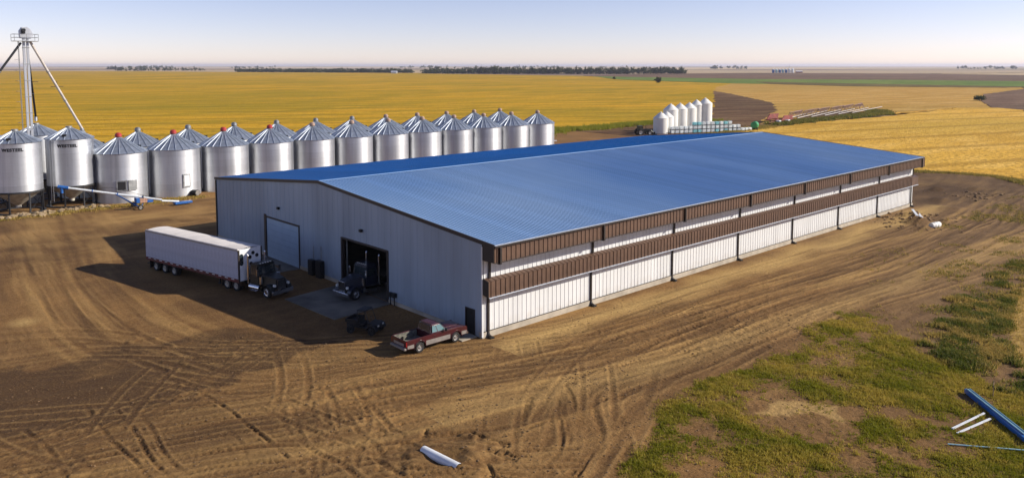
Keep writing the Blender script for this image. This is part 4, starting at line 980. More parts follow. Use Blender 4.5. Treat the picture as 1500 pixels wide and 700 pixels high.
# grain elevator
lx, ly = -11.3, 94.6
t = thing('grain_elevator', 'tall galvanized bucket elevator with head drive, ladder and grain spouts above hopper bins', 'grain elevator', (lx, ly, -.02))
obj('leg_trunk', MB().box(-.40, -.08, -.20, .20, 0, 25.6).box(.10, .42, -.20, .20, 0, 25.6), 'galvanized', t, smooth=0)
for k in range(10): obj('trunk_band', MB().box(-.45, .47, -.24, .24, 1.5 + k * 2.5, 1.62 + k * 2.5), 'galvanized_dull', t, smooth=0)
hd = obj('head', MB().prism([(-.75, 25.5), (-.8, 26.6), (-.45, 27.15), (.25, 27.2), (.75, 26.8), (1.05, 26.0), (.7, 25.4)], 'y', -.42, .42), 'galvanized', t, bevel=.04)
obj('drive_motor', MB().cyl((-.3, -.95, 26.7), (-.3, -.4, 26.7), .26, n=14).box(-.55, -.05, -.6, -.42, 26.2, 26.95), 'dark_metal', hd)
pf = obj('service_platform', MB().box(-1.7, 1.6, -1.0, 1.0, 25.0, 25.08), 'galvanized_dull', t, smooth=0)
rl = MB()
for x, y in ((-1.65, -1.15), (1.55, -1.15), (1.55, 1.15), (-1.65, 1.15), (0, -1.15), (0, 1.15)): rl.cyl((x, y, 25.08), (x, y, 26.1), .03, n=6)
for z in (25.6, 26.1): rl.tube([(-1.65, -1.15, z), (1.55, -1.15, z), (1.55, 1.15, z), (-1.65, 1.15, z), (-1.65, -1.15, z)], .025, 6)
obj('railing', rl, 'galvanized_dull', pf)
ld = MB()
for s in (-.25, .25): ld.cyl((-.95, s, .5), (-.95, s, 25.0), .035, n=6)
z = .7
while z < 25: ld.cyl((-.95, -.25, z), (-.95, .25, z), .02, n=5); z += .35
for k in range(14):
    zz = 3 + k * 1.6; ld.tube([(-.95, -.3, zz), (-1.35, -.35, zz), (-1.6, 0, zz), (-1.35, .35, zz), (-.95, .3, zz)], .02, 5)
obj('caged_ladder', ld, 'galvanized_dull', t)
obj('boot', MB().box(-.9, .9, -.45, .45, 0, 1.1), 'galvanized_dull', t, bevel=.03)
def spout(a, b, r, m, brk=True):
    o_ = obj('spout', MB().cyl(a, b, r, n=12), m, t)
    A = Vector(a); B_ = Vector(b)
    for f in (.33, .66):
        p = A.lerp(B_, f); d_ = (B_ - A).normalized(); obj('flange', MB().cyl(p - d_ * .06, p + d_ * .06, r * 1.45, n=12), 'galvanized_dull', o_)
    obj('spout_end', MB().cyl(b, (b[0], b[1], b[2] - .7), r * 1.7, r * 1.3, n=12), 'galvanized', o_)
    p = A.lerp(B_, .5); obj('truss_cross', MB().box(p.x - .9, p.x + .9, p.y - .04, p.y + .04, p.z - .04, p.z + .04).cyl((p.x, p.y, p.z), (p.x, p.y, p.z + .9), .04, n=6), 'leg_black', o_)
spout((.6, -.2, 25.0), (5.6 - 8.72 - lx, BY - ly, 11.0), .19, 'pipe_white')
spout((.3, .5, 24.4), (-9.3 - lx, 100.0 - ly, 13.1), .15, 'leg_black')
spout((-.6, .0, 24.8), (-21.0 - lx, 94.5 - ly, 11.5), .17, 'leg_black')

# auger
t = thing('grain_auger', 'blue and white portable grain auger parked before the hatch bin', 'auger', (-1.4, 77.0, -.02), R(0))
A = Vector((-8.6, 6.2, 3.6)); B_ = Vector((3.6, .6, 1.0)); C_ = Vector((6.0, .2, .55)); 
tb = obj('auger_tube', MB().cyl(A, B_, .17, n=14), 'auger_white', t)
for f in (.3, .55, .8):
    p = A.lerp(B_, f); d_ = (B_ - A).normalized(); obj('flange', MB().cyl(p - d_ * .05, p + d_ * .05, .23, n=14), 'auger_blue', tb)
obj('truss_cable', MB().tube([A, A.lerp(B_, .5) + Vector((0, 0, .9)), B_], .025, 5), 'dark_metal', tb)
obj('discharge_head', MB().cyl(A + (A - B_).normalized() * .5, A - (A - B_).normalized() * .9, .26, n=14).cyl(A, A + Vector((0, 0, -.9)), .24, .2, n=12), 'auger_blue', t)
obj('swing_tube', MB().cyl(B_ + Vector((-.1, -.2, -.1)), C_, .15, n=12), 'auger_white', t)
obj('intake_hopper', MB().prism([(5.2, -.45), (7.9, -.30), (7.9, .55), (5.2, .7)], 'z', .18, .5), 'auger_blue', t, bevel=.05)
ax = Vector((.2, 1.0, 0))
obj('undercarriage', MB().tube([(.2, -.3, .4), (-2.2, 3.1, 2.25)], .07, 8).tube([(.2, 2.7, .4), (-2.2, 3.1, 2.25)], .07, 8).tube([(.2, -.3, .4), (1.6, 1.3, 1.4)], .07, 8).tube([(.2, 2.7, .4), (1.6, 1.3, 1.4)], .07, 8).cyl((.2, -.3, .4), (.2, 2.7, .4), .08, n=8), 'auger_blue', t)
for y, s in ((-.35, -1), (2.75, 1)): wheel(t, .2, y, .40, .26, s, n=18)
e_ = obj('engine', MB().box(.2, 1.3, .0, .9, .95, 1.6), 'engine_tan', t, bevel=.06)
obj('engine_guard', MB().box(-.3, .2, -.1, .9, 1.0, 1.75).box(1.3, 2.2, .1, .8, .9, 1.25), 'auger_blue', e_, bevel=.04)
obj('muffler', MB().cyl((.8, .3, 1.6), (.8, .3, 2.1), .08, n=10), 'dark_metal', e_)

# ================================================================== YARD FAR SIDE: tanks, totes, machines
def poly_tank(x, y, r, h, label):
    t_ = thing('cone_top_tank', label, 'tank', (x, y, 0), 0, 'white cone-top tanks behind the shed')
    prof = []
    for k in range(7): prof += [(r, .4 + (h - .4) * k / 6), (r + .03, .4 + (h - .4) * (k + .45) / 6)]
    prof = [(r * .96, 0), (r, .1)] + prof[:-1]
    b = obj('tank_body', MB().lathe(prof, 32), 'poly_white', t_, smooth=60)
    obj('tank_roof', MB().lathe([(r + .05, h - .1), (r + .06, h + .05), (r * .35, h + r * .62), (r * .3, h + r * .68), (.001, h + r * .70)], 32), 'poly_white', t_)
    obj('lid', MB().lathe([(.32, h + r * .66), (.32, h + r * .82), (.001, h + r * .86)], 16), 'poly_white', t_)
    obj('outlet', MB().cyl((0, -r - .2, .4), (0, -r + .1, .4), .12, n=8), 'dark_metal', t_)
TK = [(163.5, 104.0, 2.35, 4.9, 'short white cone-top tank nearest the black tractor'), (167.5, 104.6, 2.15, 5.0, 'short white cone-top tank, second from the black tractor'),
      (173.5, 107.5, 2.4, 7.0, 'white cone-top tank, third from the black tractor'), (178.0, 107.0, 2.35, 7.1, 'white cone-top tank, fourth from the black tractor'),
      (182.5, 106.5, 2.35, 7.2, 'white cone-top tank, fifth from the black tractor'), (186.5, 106.4, 2.1, 8.2, 'white cone-top tank tucked beside the tallest tank'), (189.2, 104.8, 2.3, 8.6, 'tallest white cone-top tank, end of the tank row')]
for q in TK: poly_tank(*q)
def tote(loc, m, label, rz):
    t_ = thing('liquid_tote', label, 'tote', loc, rz, 'liquid totes in front of the white tanks')
    obj('bottle', box(-.56, .56, -.48, .48, .16, 1.12), m, t_, bevel=.08)
    obj('pallet', MB().box(-.6, .6, -.5, .5, .10, .15).box(-.6, .6, -.5, -.38, 0, .1).box(-.6, .6, .38, .5, 0, .1), 'dark_metal', t_, smooth=0)
    c = MB()
    for z in (.35, .62, .9, 1.13): c.tube([(-.59, -.51, z), (.59, -.51, z), (.59, .51, z), (-.59, .51, z), (-.59, -.51, z)], .018, 4)
    for x in (-.59, -.2, .2, .59):
        for y in (-.51, .51): c.cyl((x, y, .15), (x, y, 1.13), .018, n=4)
    obj('cage', c, 'sheet_white', t_)
ORD16 = ORD[:11] + ['twelfth', 'thirteenth', 'fourteenth', 'fifteenth', 'sixteenth']
for i in range(16):
    x = 165.5 + i * 1.55; y = 101.2 - i * .62
    nlev = 3 if 4 < i < 14 else 2
    for lev in range(nlev):
        cy = i in (5, 6, 10, 12) and lev != 1
        tote((x, y, lev * 1.17), 'tote_cyan' if cy else 'tote_white', ('pale cyan' if cy else 'white') + f' caged tote, {["bottom", "middle", "top"][lev if nlev == 3 else lev * 2]} of the stack ' + ORD16[i] + ' counting from the black tractor', R(-20 + rng.uniform(-5, 5)))
for j in range(3): tote((190.6 + j * 1.5, 91.4 - j * .4, 0), 'tote_white', ['unstacked white caged tote next to the stacked row', 'unstacked white caged tote between two other single totes', 'unstacked white caged tote next to the green tank cart'][j], R(-15))

# black farm tractor
t = thing('farm_tractor', 'black farm tractor with large rear wheels parked beside the white tanks', 'tractor', (155.0, 104.5, 0), R(-28))
for s in (-1, 1):
    wheel(t, -1.2, s * 1.15, 1.0, .6, s); wheel(t, 1.9, s * 1.0, .72, .45, s)
obj('hood', MB().prism([(-.2, .9), (-.2, 1.95), (2.4, 1.75), (2.7, 1.5), (2.7, .9)], 'y', -.42, .42), 'truck_paint', t, bevel=.05)
cb = obj('cab', MB().box(-1.7, -.2, -.75, .75, 1.1, 2.95), 'truck_paint', t, bevel=.1)
for s in (-1, 1): obj('side_window', box(-1.5, -.4, min(s * .74, s * .77), max(s * .74, s * .77), 1.7, 2.7), 'glass', cb, smooth=0)
obj('windshield', box(-.21, -.17, -.6, .6, 1.9, 2.7), 'glass', cb, smooth=0)
for a in (-1.4, .8): obj('fender', box(-2.0, -.3, a, a + .6, 1.95, 2.05), 'truck_paint', t, bevel=.03)
obj('exhaust', MB().cyl((.9, -.3, 1.8), (.9, -.3, 3.0), .07, n=8), 'dark_metal', t)
obj('loader_arm', MB().tube([(.2, -.7, 1.6), (2.4, -.7, 1.5), (3.6, -.7, .5)], .1, 6).tube([(.2, .7, 1.6), (2.4, .7, 1.5), (3.6, .7, .5)], .1, 6), 'truck_paint', t)
obj('bucket', MB().prism([(3.5, .1), (4.4, .08), (4.3, .25), (3.75, .4), (3.7, .95), (3.5, .95)], 'y', -1.1, 1.1), 'dark_metal', t, smooth=0)
# green wagon tank
t = thing('green_tank_cart', 'green rounded tank on a two-wheel cart past the totes', 'tank cart', (197.5, 91.0, 0), R(20))
obj('tank', MB().lathe([(.001, -1.5), (.9, -1.45), (1.15, -1.2), (1.15, 1.2), (.9, 1.45), (.001, 1.5)], 24, 'x', (0, 0, 1.75)), 'green_paint', t)
obj('cart_frame', MB().box(-1.6, 2.8, -.6, .6, .5, .65), 'dark_metal', t, smooth=0)
for s in (-1, 1): wheel(t, -.2, s * .9, .5, .3, s, n=18)
obj('lid', MB().cyl((0, 0, 2.85), (0, 0, 3.0), .25, n=12), 'dark_metal', t)
# timber by the last bin
for k in range(3): tag(obj('timber_beam', box(-3.2, 3.2, -.15, .15, 0, .3), 'sheet_white', None, (113.5 + k * 2.6, 110.5 + (k % 2) * 1.2, ground_z(113, 110) - .02), R(-38 + k * 5), smooth=0, bevel=.02), 'pale timber beam lying on dirt past the last front-row bin', 'beam', 'pale beams past the bins')

# irrigation pipe stack and red implement
PIPES = [(242.7, 104.8, 299.5, 120.9), (253.9, 105.1, 311.7, 120.4), (265.7, 105.3, 324.5, 119.9), (278.1, 105.6, 337.9, 119.4), (291.3, 105.9, 352.0, 118.9), (305.2, 106.2, 366.7, 118.3)]
for k, (xa, ya, xb, yb) in enumerate(PIPES):
    t = thing('irrigation_pipe', f'long white irrigation pipe on low stands, {ORD[k]} counting from the red implement', 'pipe', (xa, ya, .02), math.atan2(yb - ya, xb - xa), 'irrigation pipes laid out side by side')
    Lp = math.hypot(xb - xa, yb - ya)
    obj('pipe', MB().cyl((0, 0, .8), (Lp, 0, .8), .17, n=10), 'pipe_white', t)
    for j in range(6):
        xx = 2 + (Lp - 6) * j / 5
        obj('stand', MB().tube([(xx, -.6, 0), (xx, 0, .62), (xx, .6, 0)], .05, 5), 'rust_pink', t)
        obj('sprinkler', MB().cyl((xx + 2, 0, 1.0), (xx + 2, 0, 2.0), .05, n=5), 'rust_pink', t)
for k in range(12):
    t = thing('pivot_span', f'rusty pink trussed irrigation span behind the white pipes, {ORD[k]} from the red implement', 'irrigation span', (256 + k * 8.2, 109.5 + k * 1.0 + (k % 2) * 1.2, -.5), R(9 + (k * 5) % 7), 'trussed irrigation spans')
    obj('span_pipe', MB().cyl((0, 0, 3.2), (14, 0, 3.2), .14, n=8), 'rust_pink', t)
    tr = MB(); 
    for j in range(7): tr.tube([(j * 2, 0, 3.2), (j * 2 + 1, -.8, 2.0), (j * 2 + 2, 0, 3.2)], .05, 5); tr.tube([(j * 2, 0, 3.2), (j * 2 + 1, .8, 2.0), (j * 2 + 2, 0, 3.2)], .05, 5)
    tr.tube([(1, -.8, 2.0), (13, -.8, 2.0)], .04, 5); tr.tube([(1, .8, 2.0), (13, .8, 2.0)], .04, 5)
    obj('truss', tr, 'rust_pink', t)
    for xx in (.3, 13.7): obj('tower_leg', MB().tube([(xx, -1.6, .1), (xx, 0, 3.2), (xx, 1.6, .1)], .07, 6).tube([(xx, -1.6, .3), (xx, 1.6, .3)], .06, 6), 'rust_pink', t)
t = thing('seeding_implement', 'red folding field implement with tongue parked beside the irrigation pipes', 'implement', (231, 101.5, 0), R(8))
obj('tongue', MB().tube([(-7, 0, .6), (0, -1, .9)], .12, 6).tube([(-7, 0, .6), (0, 1, .9)], .12, 6), 'machine_red', t)
obj('tool_bar', MB().box(0, 14, -1.6, -1.3, .9, 1.2).box(0, 14, 1.3, 1.6, .9, 1.2).box(0, 14, 4.3, 4.6, .9, 1.2).box(0, .3, -1.6, 4.6, .9, 1.2).box(6.8, 7.1, -1.6, 4.6, .95, 1.25).box(13.7, 14, -1.6, 4.6, .9, 1.2), 'machine_red', t, smooth=0)
obj('folded_wing', MB().prism([(1, 1.2), (12, 1.2), (13, 3.0), (4, 3.2)], 'y', 4.0, 4.3).prism([(1, 1.2), (12, 1.2), (13, 2.6), (4, 2.8)], 'y', -1.5, -1.3), 'machine_red', t, smooth=0)
sh_ = MB()
for k in range(14): sh_.tube([(.7 + k, -1.4, .9), (.5 + k, -1.4, .4), (.8 + k, -1.4, .05)], .05, 5); sh_.tube([(.7 + k, 1.4, .9), (.5 + k, 1.4, .4), (.8 + k, 1.4, .05)], .05, 5)
obj('shank_row', sh_, 'dark_metal', t)
for x in (3, 10):
    for y in (-.6, 3.4): wheel(t, x, y, .5, .35, -1, n=16)
for x, y in ((-2.5, -2), (3.5, -3.2)): obj('seed_box', box(x, x + 2.0, y, y + 1.4, .1, 1.3), 'sheet_white', t, bevel=.1)

# ================================================================== FOREGROUND PIECES
def lying(name, p0, p1, wdt, hgt, m, label, cat, group=None, z=.0, lip=0.0):
    a = Vector((*p0, 0)); b = Vector((*p1, 0)); d_ = b - a; L_ = d_.length
    mb = MB()
    if lip:      # folded channel: web and two upstanding lips
        mb.box(0, L_, -wdt / 2, wdt / 2, 0, .02); mb.box(0, L_, -wdt / 2, -wdt / 2 + .02, .02, lip); mb.box(0, L_, wdt / 2 - .02, wdt / 2, .02, lip)
    else: mb.box(0, L_, -wdt / 2, wdt / 2, 0, hgt)
    o = obj(name, mb, m, None, (a.x, a.y, max(ground_z(*p0), ground_z(*p1), ground_z((p0[0] + p1[0]) / 2, (p0[1] + p1[1]) / 2)) + z), math.atan2(d_.y, d_.x), smooth=0, bevel=.008 if not lip else 0)
    return tag(o, label, cat, group)
lying('wall_girt', (15.9, -29.5), (10.6, -34.4), .30, .26, 'sheet_blue', 'thick blue steel length at the bottom of the stack lying on the grass', 'steel length', 'leftover steel on the grass', .02)
lying('wall_girt', (15.85, -29.6), (11.2, -34.05), .24, .10, 'sheet_teal', 'pale blue channel lying on top of the thick blue steel length', 'steel length', 'leftover steel on the grass', .29, .07)
lying('trim_strip', (14.7, -30.75), (10.8, -34.75), .07, .05, 'sheet_white', 'thin white strip lying alongside the blue steel stack', 'trim strip', 'leftover steel on the grass', .05)
lying('trim_strip', (9.45, -30.75), (13.15, -31.35), .13, .07, 'sheet_white', 'short white trim piece pointing at the blue steel stack', 'trim strip', 'leftover steel on the grass', .05)
lying('trim_strip', (9.0, -31.15), (12.55, -31.85), .13, .07, 'sheet_white', 'short white trim piece next to its twin, away from the blue steel stack', 'trim strip', 'leftover steel on the grass', .05)
lying('trim_strip', (7.2, -31.25), (9.9, -34.9), .09, .05, 'sheet_teal', 'long thin pale blue strip lying apart on the grass', 'trim strip', 'leftover steel on the grass', .05)
tag(obj('marker_post', MB().cyl((0, 0, -.2), (0, 0, 1.15), .03, n=8).box(-.12, .12, -.012, .012, .85, 1.0), 'wood', None, (16.4, -30.9, ground_z(16.4, -30.9))), 'thin wooden stake with small crosspiece standing in the grass', 'stake')
pz = ground_z(-14.6, -13)
t = thing('culvert_pipe', 'short white culvert pipe lying in a dug patch of dirt', 'pipe', (-14.62, -12.95, pz + .16), R(-86))
obj('pipe_wall', MB().lathe([(.25 + (.018 if k % 2 else 0), -1.45 + k * .0725) for k in range(41)], 22, 'x'), 'sheet_white', t)
obj('pipe_lining', MB().lathe([(.23, -1.45), (.23, 1.45)], 22, 'x'), 'dark_metal', t)
for p0, p1, m, lb in [((80.5, -2.2), (75.8, -4.6), 'sheet_white', 'long pale plank on the dirt heap past the shed corner'), ((79.5, -3.4), (76.0, -5.2), 'sheet_white', 'shorter pale plank beside the long one past the shed corner')]:
    lying('plank', p0, p1, .35, .12, m, lb, 'plank', 'planks past the shed corner', .05)
t = thing('plastic_drum', 'white drum lying on its side among the dirt heaps past the shed', 'drum', (71.5, -8.4, ground_z(71.5, -8.4) + .36), R(-12))
obj('drum_body', MB().lathe([(.001, -.9), (.34, -.9), (.38, -.82), (.38, -.35), (.41, -.3), (.38, -.25), (.38, .25), (.41, .3), (.38, .35), (.38, .82), (.34, .9), (.001, .9)], 24, 'x'), 'poly_white', t)
obj('bung', MB().cyl((.9, .15, .1), (.96, .15, .1), .07, n=10), 'engine_tan', t)

# concrete rubble strip in front of the hoppers (uncountable broken pieces)
def scatter_rocks(name, m, n, place, smin, smax, label, cat, flat=.6):
    ico = bmesh.new(); bmesh.ops.create_icosphere(ico, subdivisions=1, radius=1); bv = np.array([v.co for v in ico.verts]); bf = np.array([[v.index for v in f.verts] for f in ico.faces]); ico.free()
    V = []; F = []
    for k in range(n):
        x, y = place(); s = smin + (smax - smin) * rng.random() ** 2.5
        v = bv * (1 + nrg.uniform(-.28, .28, (len(bv), 1))) * np.array([s * rng.uniform(.7, 1.3), s * rng.uniform(.7, 1.3), s * flat])
        a = rng.uniform(0, 6.28); v = v @ np.array([[math.cos(a), math.sin(a), 0], [-math.sin(a), math.cos(a), 0], [0, 0, 1]])
        F.append(bf + len(V) * len(bv)); V.append(v + np.array([x, y, ground_z(x, y) + s * flat * .3]))
    me_ = bpy.data.meshes.new(name); me_.from_pydata(np.vstack(V).tolist(), [], np.vstack(F).tolist()); me_.materials.append(MATS[m])
    return tag(link(name, me_), label, cat, kind='stuff')
scatter_rocks('rubble', 'rubble_tan', 260, lambda: (rng.uniform(-26, -4), 83.2 + rng.gauss(0, .9)), .15, .6, 'pale broken rubble along the foot of the hopper bins', 'rubble')
def near_place():
    while True:
        x = rng.uniform(-34, 26); y = rng.uniform(-28, 14)
        if x > -1 and y > -1: continue
        if rng.random() < .25 + .75 * (fbm(np.array([x]), np.array([y]), 5, 77, 3)[0] > .52): return x, y
scatter_rocks('dirt_clods', 'soil_clod', 9000, near_place, .012, .07, 'loose clods of dry soil scattered over the yard', 'soil clods')
scatter_rocks('dirt_clods', 'soil_clod', 260, lambda: (rng.choice([74, 76.5, 70, 78, 106, 101]) + rng.gauss(0, 1.6), -4 + rng.gauss(0, 2.6)), .08, .32, 'coarse soil lumps on the heaps past the shed corner', 'soil clods')

# ================================================================== GRASS AND WEEDS
def blades(name, m, pts, hgt, wid, nb, label, cat, spread=.10, lean=.7, tint=None):
    """pts: (n,3); every tuft gets nb bent blades (two triangles-strips each)"""
    n = len(pts); P = np.repeat(pts, nb, 0); N_ = len(P)
    a = nrg.uniform(0, 2 * np.pi, N_); h = np.repeat(hgt, nb) * nrg.uniform(.55, 1.15, N_); w_ = wid * nrg.uniform(.6, 1.4, N_)
    off = nrg.normal(0, spread, (N_, 2)); ln = nrg.uniform(.15, lean, N_) * h; b = nrg.uniform(0, 2 * np.pi, N_)
    base = P.copy(); base[:, 0] += off[:, 0]; base[:, 1] += off[:, 1]; base[:, 2] -= .02
    dx = np.stack([np.cos(a), np.sin(a), np.zeros(N_)], -1) * (w_ / 2)[:, None]
    ld_ = np.stack([np.cos(b), np.sin(b), np.zeros(N_)], -1) * ln[:, None]
    v0 = base - dx; v1 = base + dx; mid = base + ld_ * .35 + np.array([0, 0, 1]) * (h * .6)[:, None]; v2 = mid - dx * .8; v3 = mid + dx * .8
    v4 = base + ld_ + np.array([0, 0, 1]) * h[:, None]
    V = np.stack([v0, v1, v2, v3, v4], 1).reshape(-1, 3)
    i = np.arange(N_) * 5
    T = np.stack([np.stack([i, i + 1, i + 3], -1), np.stack([i, i + 3, i + 2], -1), np.stack([i + 2, i + 3, i + 4], -1)], 1).reshape(-1, 3)
    me_ = bpy.data.meshes.new(name); me_.vertices.add(len(V)); me_.vertices.foreach_set('co', V.reshape(-1).astype(np.float32))
    me_.loops.add(T.size); me_.loops.foreach_set('vertex_index', T.reshape(-1).astype(np.int32))
    me_.polygons.add(len(T)); me_.polygons.foreach_set('loop_start', np.arange(0, T.size, 3, dtype=np.int32))
    tt = np.repeat(np.clip(np.repeat(tint if tint is not None else nrg.random(n), nb) + nrg.normal(0, .12, N_), 0, 1), 5)
    at = me_.attributes.new('tint', 'FLOAT', 'POINT'); at.data.foreach_set('value', tt.astype(np.float32))
    me_.update(calc_edges=True); me_.materials.append(MATS[m])
    return tag(link(name, me_), label, cat, kind='stuff')
def sample(mask, n, x0, x1, y0, y1):
    out = []; tot = 0
    while tot < n:
        x = nrg.uniform(x0, x1, n); y = nrg.uniform(y0, y1, n)
        ix = np.clip(np.searchsorted(gx, x), 0, len(gx) - 1); iy = np.clip(np.searchsorted(gy, y), 0, len(gy) - 1)
        k = nrg.random(n) < mask[iy, ix] ** 1.5
        p = np.stack([x, y, H[iy, ix]], -1)[k]; out.append(p); tot += len(p)
    return np.vstack(out)[:n]
gp = sample(gmask, 46000, -12, 30, -40, -14)
blades('grass', 'grass_blade', gp, .04 + .22 * fbm(gp[:, 0], gp[:, 1], .9, 81, 3) ** 2 + .16 * nrg.random(len(gp)) ** 5, .04, 8, 'short green grass growing over the graded dirt', 'grass', .10, .9,
       np.clip((fbm(gp[:, 0], gp[:, 1], 2.4, 91, 3) - .32) * 2.4 + nrg.normal(0, .18, len(gp)), 0, 1))
wp_ = sample(wmask * np.clip((fbm(X, Y, .9, 39, 3) - .36) * 4, .1, 1), 7500, 16, 72, -42, -20)
blades('weeds', 'weed_leaf', wp_, .15 + .55 * fbm(wp_[:, 0], wp_[:, 1], 2.2, 83, 3) ** 2, .06, 7, 'tangled dry and green weeds along the field edge', 'weeds', .22, .9,
       np.clip((fbm(wp_[:, 0], wp_[:, 1], 1.2, 93, 4) - .42) * 3.6 + nrg.normal(0, .3, len(wp_)), 0, 1))
sp_ = sample(smask, 9000, 20, 75, -44, -23)
blades('stubble', 'weed_leaf', sp_, np.full(len(sp_), .2), .04, 5, 'cut golden stubble in the field corner', 'stubble', .1, .4, np.clip(nrg.normal(.9, .1, len(sp_)), 0, 1))
# sparse tufts over the yard margin
sm = np.clip(grey - .35, 0, 1) * (Y < -8) * (X > -4) * (X < 110) * np.clip((fbm(X, Y, 4, 95, 3) - .52) * 4, 0, 1) * (1 - smask)
tp = sample(np.clip(sm * 2, 0, 1), 3200, -4, 110, -40, -8)
blades('weed_tufts', 'weed_leaf', tp, .08 + .22 * nrg.random(len(tp)), .05, 6, 'sparse weed tufts on the grey dirt', 'weeds', .15, .9)
# weedy margins of the crop
def strip(pts, n, wdt, hmin, hmax, label, m='weed_lush', wid=.16, tint=None):
    P = []; 
    segs = [(Vector(a), Vector(b)) for a, b in zip(pts[:-1], pts[1:])]; ls = [(b - a).length for a, b in segs]
    for k in range(n):
        a, b = rng.choices(segs, ls)[0]; f = rng.random(); p = a.lerp(b, f); P.append((p.x + rng.gauss(0, wdt), p.y + rng.gauss(0, wdt), .02))
    P = np.array(P); blades('weeds', m, P, hmin + (hmax - hmin) * fbm(P[:, 0], P[:, 1], 5, 85, 3), wid, 7, label, 'weeds', .35, .8, tint if tint is None else np.clip(nrg.normal(tint, .2, n), 0, 1))
strip([(100, 112), (122, 124), (148, 136), (160, 131), (188, 135), (226, 126)], 5200, 2.6, .4, 1.5, 'tall green weeds along the crop edge past the grain bins', tint=.35)
strip([(116, 45), (120, 24), (128, 15), (131, 8), (132, 1), (127, -4), (117, -12)], 2200, .7, .15, .5, 'green and yellow weeds along the ripe field edge', 'weed_leaf', .12, .55)
strip([(226, 98), (250, 99), (320, 100), (345, 112)], 4200, 2.2, .4, 1.4, 'dark green weeds under the irrigation pipes', 'weed_leaf', .2, .22)
strip([(165, 88), (200, 94), (216, 95)], 1500, 1.6, .3, 1.0, 'weeds on the dirt beyond the totes', 'weed_leaf', .14, .6)
strip([(-60, 112), (0, 111), (100, 111)], 3000, 1.5, .3, 1.1, 'weeds between the back bins and the crop', tint=.5)
strip([(-30, 82), (-14, 82), (-2, 82), (10, 83)], 900, 1.0, .1, .4, 'low dry weeds in front of the bins', 'weed_leaf', .08, .8)

# ================================================================== FAR TREES, FARMS
def leaf_cloud(V, T, tints, cx, cy, z0, rx, h, n, size):
    """clumped leaf faces filling a crown"""
    nc = max(4, n // 22); cl = nrg.normal(0, 1, (nc, 3)); cl /= np.linalg.norm(cl, axis=1)[:, None]; cl *= nrg.uniform(.35, .95, (nc, 1))
    k = nrg.integers(0, nc, n); p = cl[k] + nrg.normal(0, .20, (n, 3)); tn = np.clip(.25 + .6 * nrg.random(nc)[k] + nrg.normal(0, .1, n), 0, 1)
    c = np.stack([cx + p[:, 0] * rx, cy + p[:, 1] * rx, z0 + h / 2 + p[:, 2] * h / 2], -1)
    u = nrg.normal(0, 1, (n, 3)); u /= np.linalg.norm(u, axis=1)[:, None]; v = np.cross(u, nrg.normal(0, 1, (n, 3))); v /= np.linalg.norm(v, axis=1)[:, None]
    s = size * nrg.uniform(.6, 1.3, (n, 1)); o = sum(len(x) for x in V)
    V.append(np.stack([c - u * s, c + v * s * .6, c + u * s, c - v * s * .6], 1).reshape(-1, 3))
    T.append(np.arange(n * 4).reshape(-1, 4) + o); tints.append(np.repeat(tn, 4))
def leaf_obj(name, V, T, tints, parent=None, m='tree_leaf'):
    me_ = bpy.data.meshes.new(name); me_.from_pydata(np.vstack(V).tolist(), [], np.vstack(T).tolist())
    at = me_.attributes.new('tint', 'FLOAT', 'POINT'); at.data.foreach_set('value', np.concatenate(tints).astype(np.float32))
    me_.materials.append(MATS[m]); return link(name, me_, parent)
def belt(pts, n, wdt, rx, h, label, per=46, size=1.2, gaps=0.0):
    V = []; T = []; ti = []; segs = [(Vector(a), Vector(b)) for a, b in zip(pts[:-1], pts[1:])]; ls = [(b - a).length for a, b in segs]; tm = MB()
    for k in range(n):
        a, b = rng.choices(segs, ls)[0]; f = rng.random(); p = a.lerp(b, f) + Vector((rng.gauss(0, wdt), rng.gauss(0, wdt)))
        if gaps and math.sin(f * 40 + len(pts)) < -1 + gaps * 2 and rng.random() < .8: continue
        hh = h * 1.35 * rng.uniform(.35, 1.15); leaf_cloud(V, T, ti, p.x, p.y, hh * .08, rx * rng.uniform(.7, 1.2), hh * .95, per, size)
        tm.cyl((p.x, p.y, -1), (p.x, p.y, hh * .5), .25, .12, n=5)
    o = tag(leaf_obj('shelterbelt', V, T, ti), label, 'trees', kind='stuff')
    tr = obj('trunks', tm, 'bark', o); tr['kind'] = 'stuff'
    return o
belt([(1085, 2505), (1319, 1835)], 620, 8, 7.5, 9.5, 'long grey-green belt of trees along the far side of the golden field', 50, 1.5)
belt([(1228, 1660), (1310, 1580)], 110, 7, 6, 9, 'dark clump of trees at the open end of the right-hand shelterbelt', 60, 1.5)
belt([(1318, 1570), (1480, 1400), (1706, 1170)], 620, 8, 7.5, 12.5, 'dense belt of trees ending at the green field', 60, 1.6)
belt([(1600, 2150), (1850, 1950)], 70, 12, 9, 14, 'dark trees showing above the dense belt', 50, 2.2)
belt([(980, 3380), (1275, 3250)], 120, 10, 8, 13, 'thin line of far trees beyond the golden field', 40, 1.8, .35)
for a, b, n, lab in [((1390, 4900), (1560, 4800), 22, 'small far clump of trees behind the elevator spout'), ((3000, 6900), (3300, 6700), 26, 'far farmstead trees on the horizon beyond the tree belt'),
                     ((4500, 2900), (4700, 2750), 22, 'far dark trees on the horizon behind the blue farm'), ((5200, 5600), (5600, 5300), 30, 'far line of trees on the horizon over the dense belt'),
                     ((5600, 1750), (5800, 1450), 24, 'far trees on the horizon above the stubble field'), ((6200, 1500), (6300, 1200), 24, 'faint trees on the horizon past the stubble field'),
                     ((4200, 6000), (4500, 5800), 26, 'pale grove on the horizon behind the dark trees'), ((2400, 7600), (2700, 7500), 26, 'faint grove on the horizon above the thin tree line')]:
    belt([a, b], n, 14, 14, 17, lab, 40, 4)
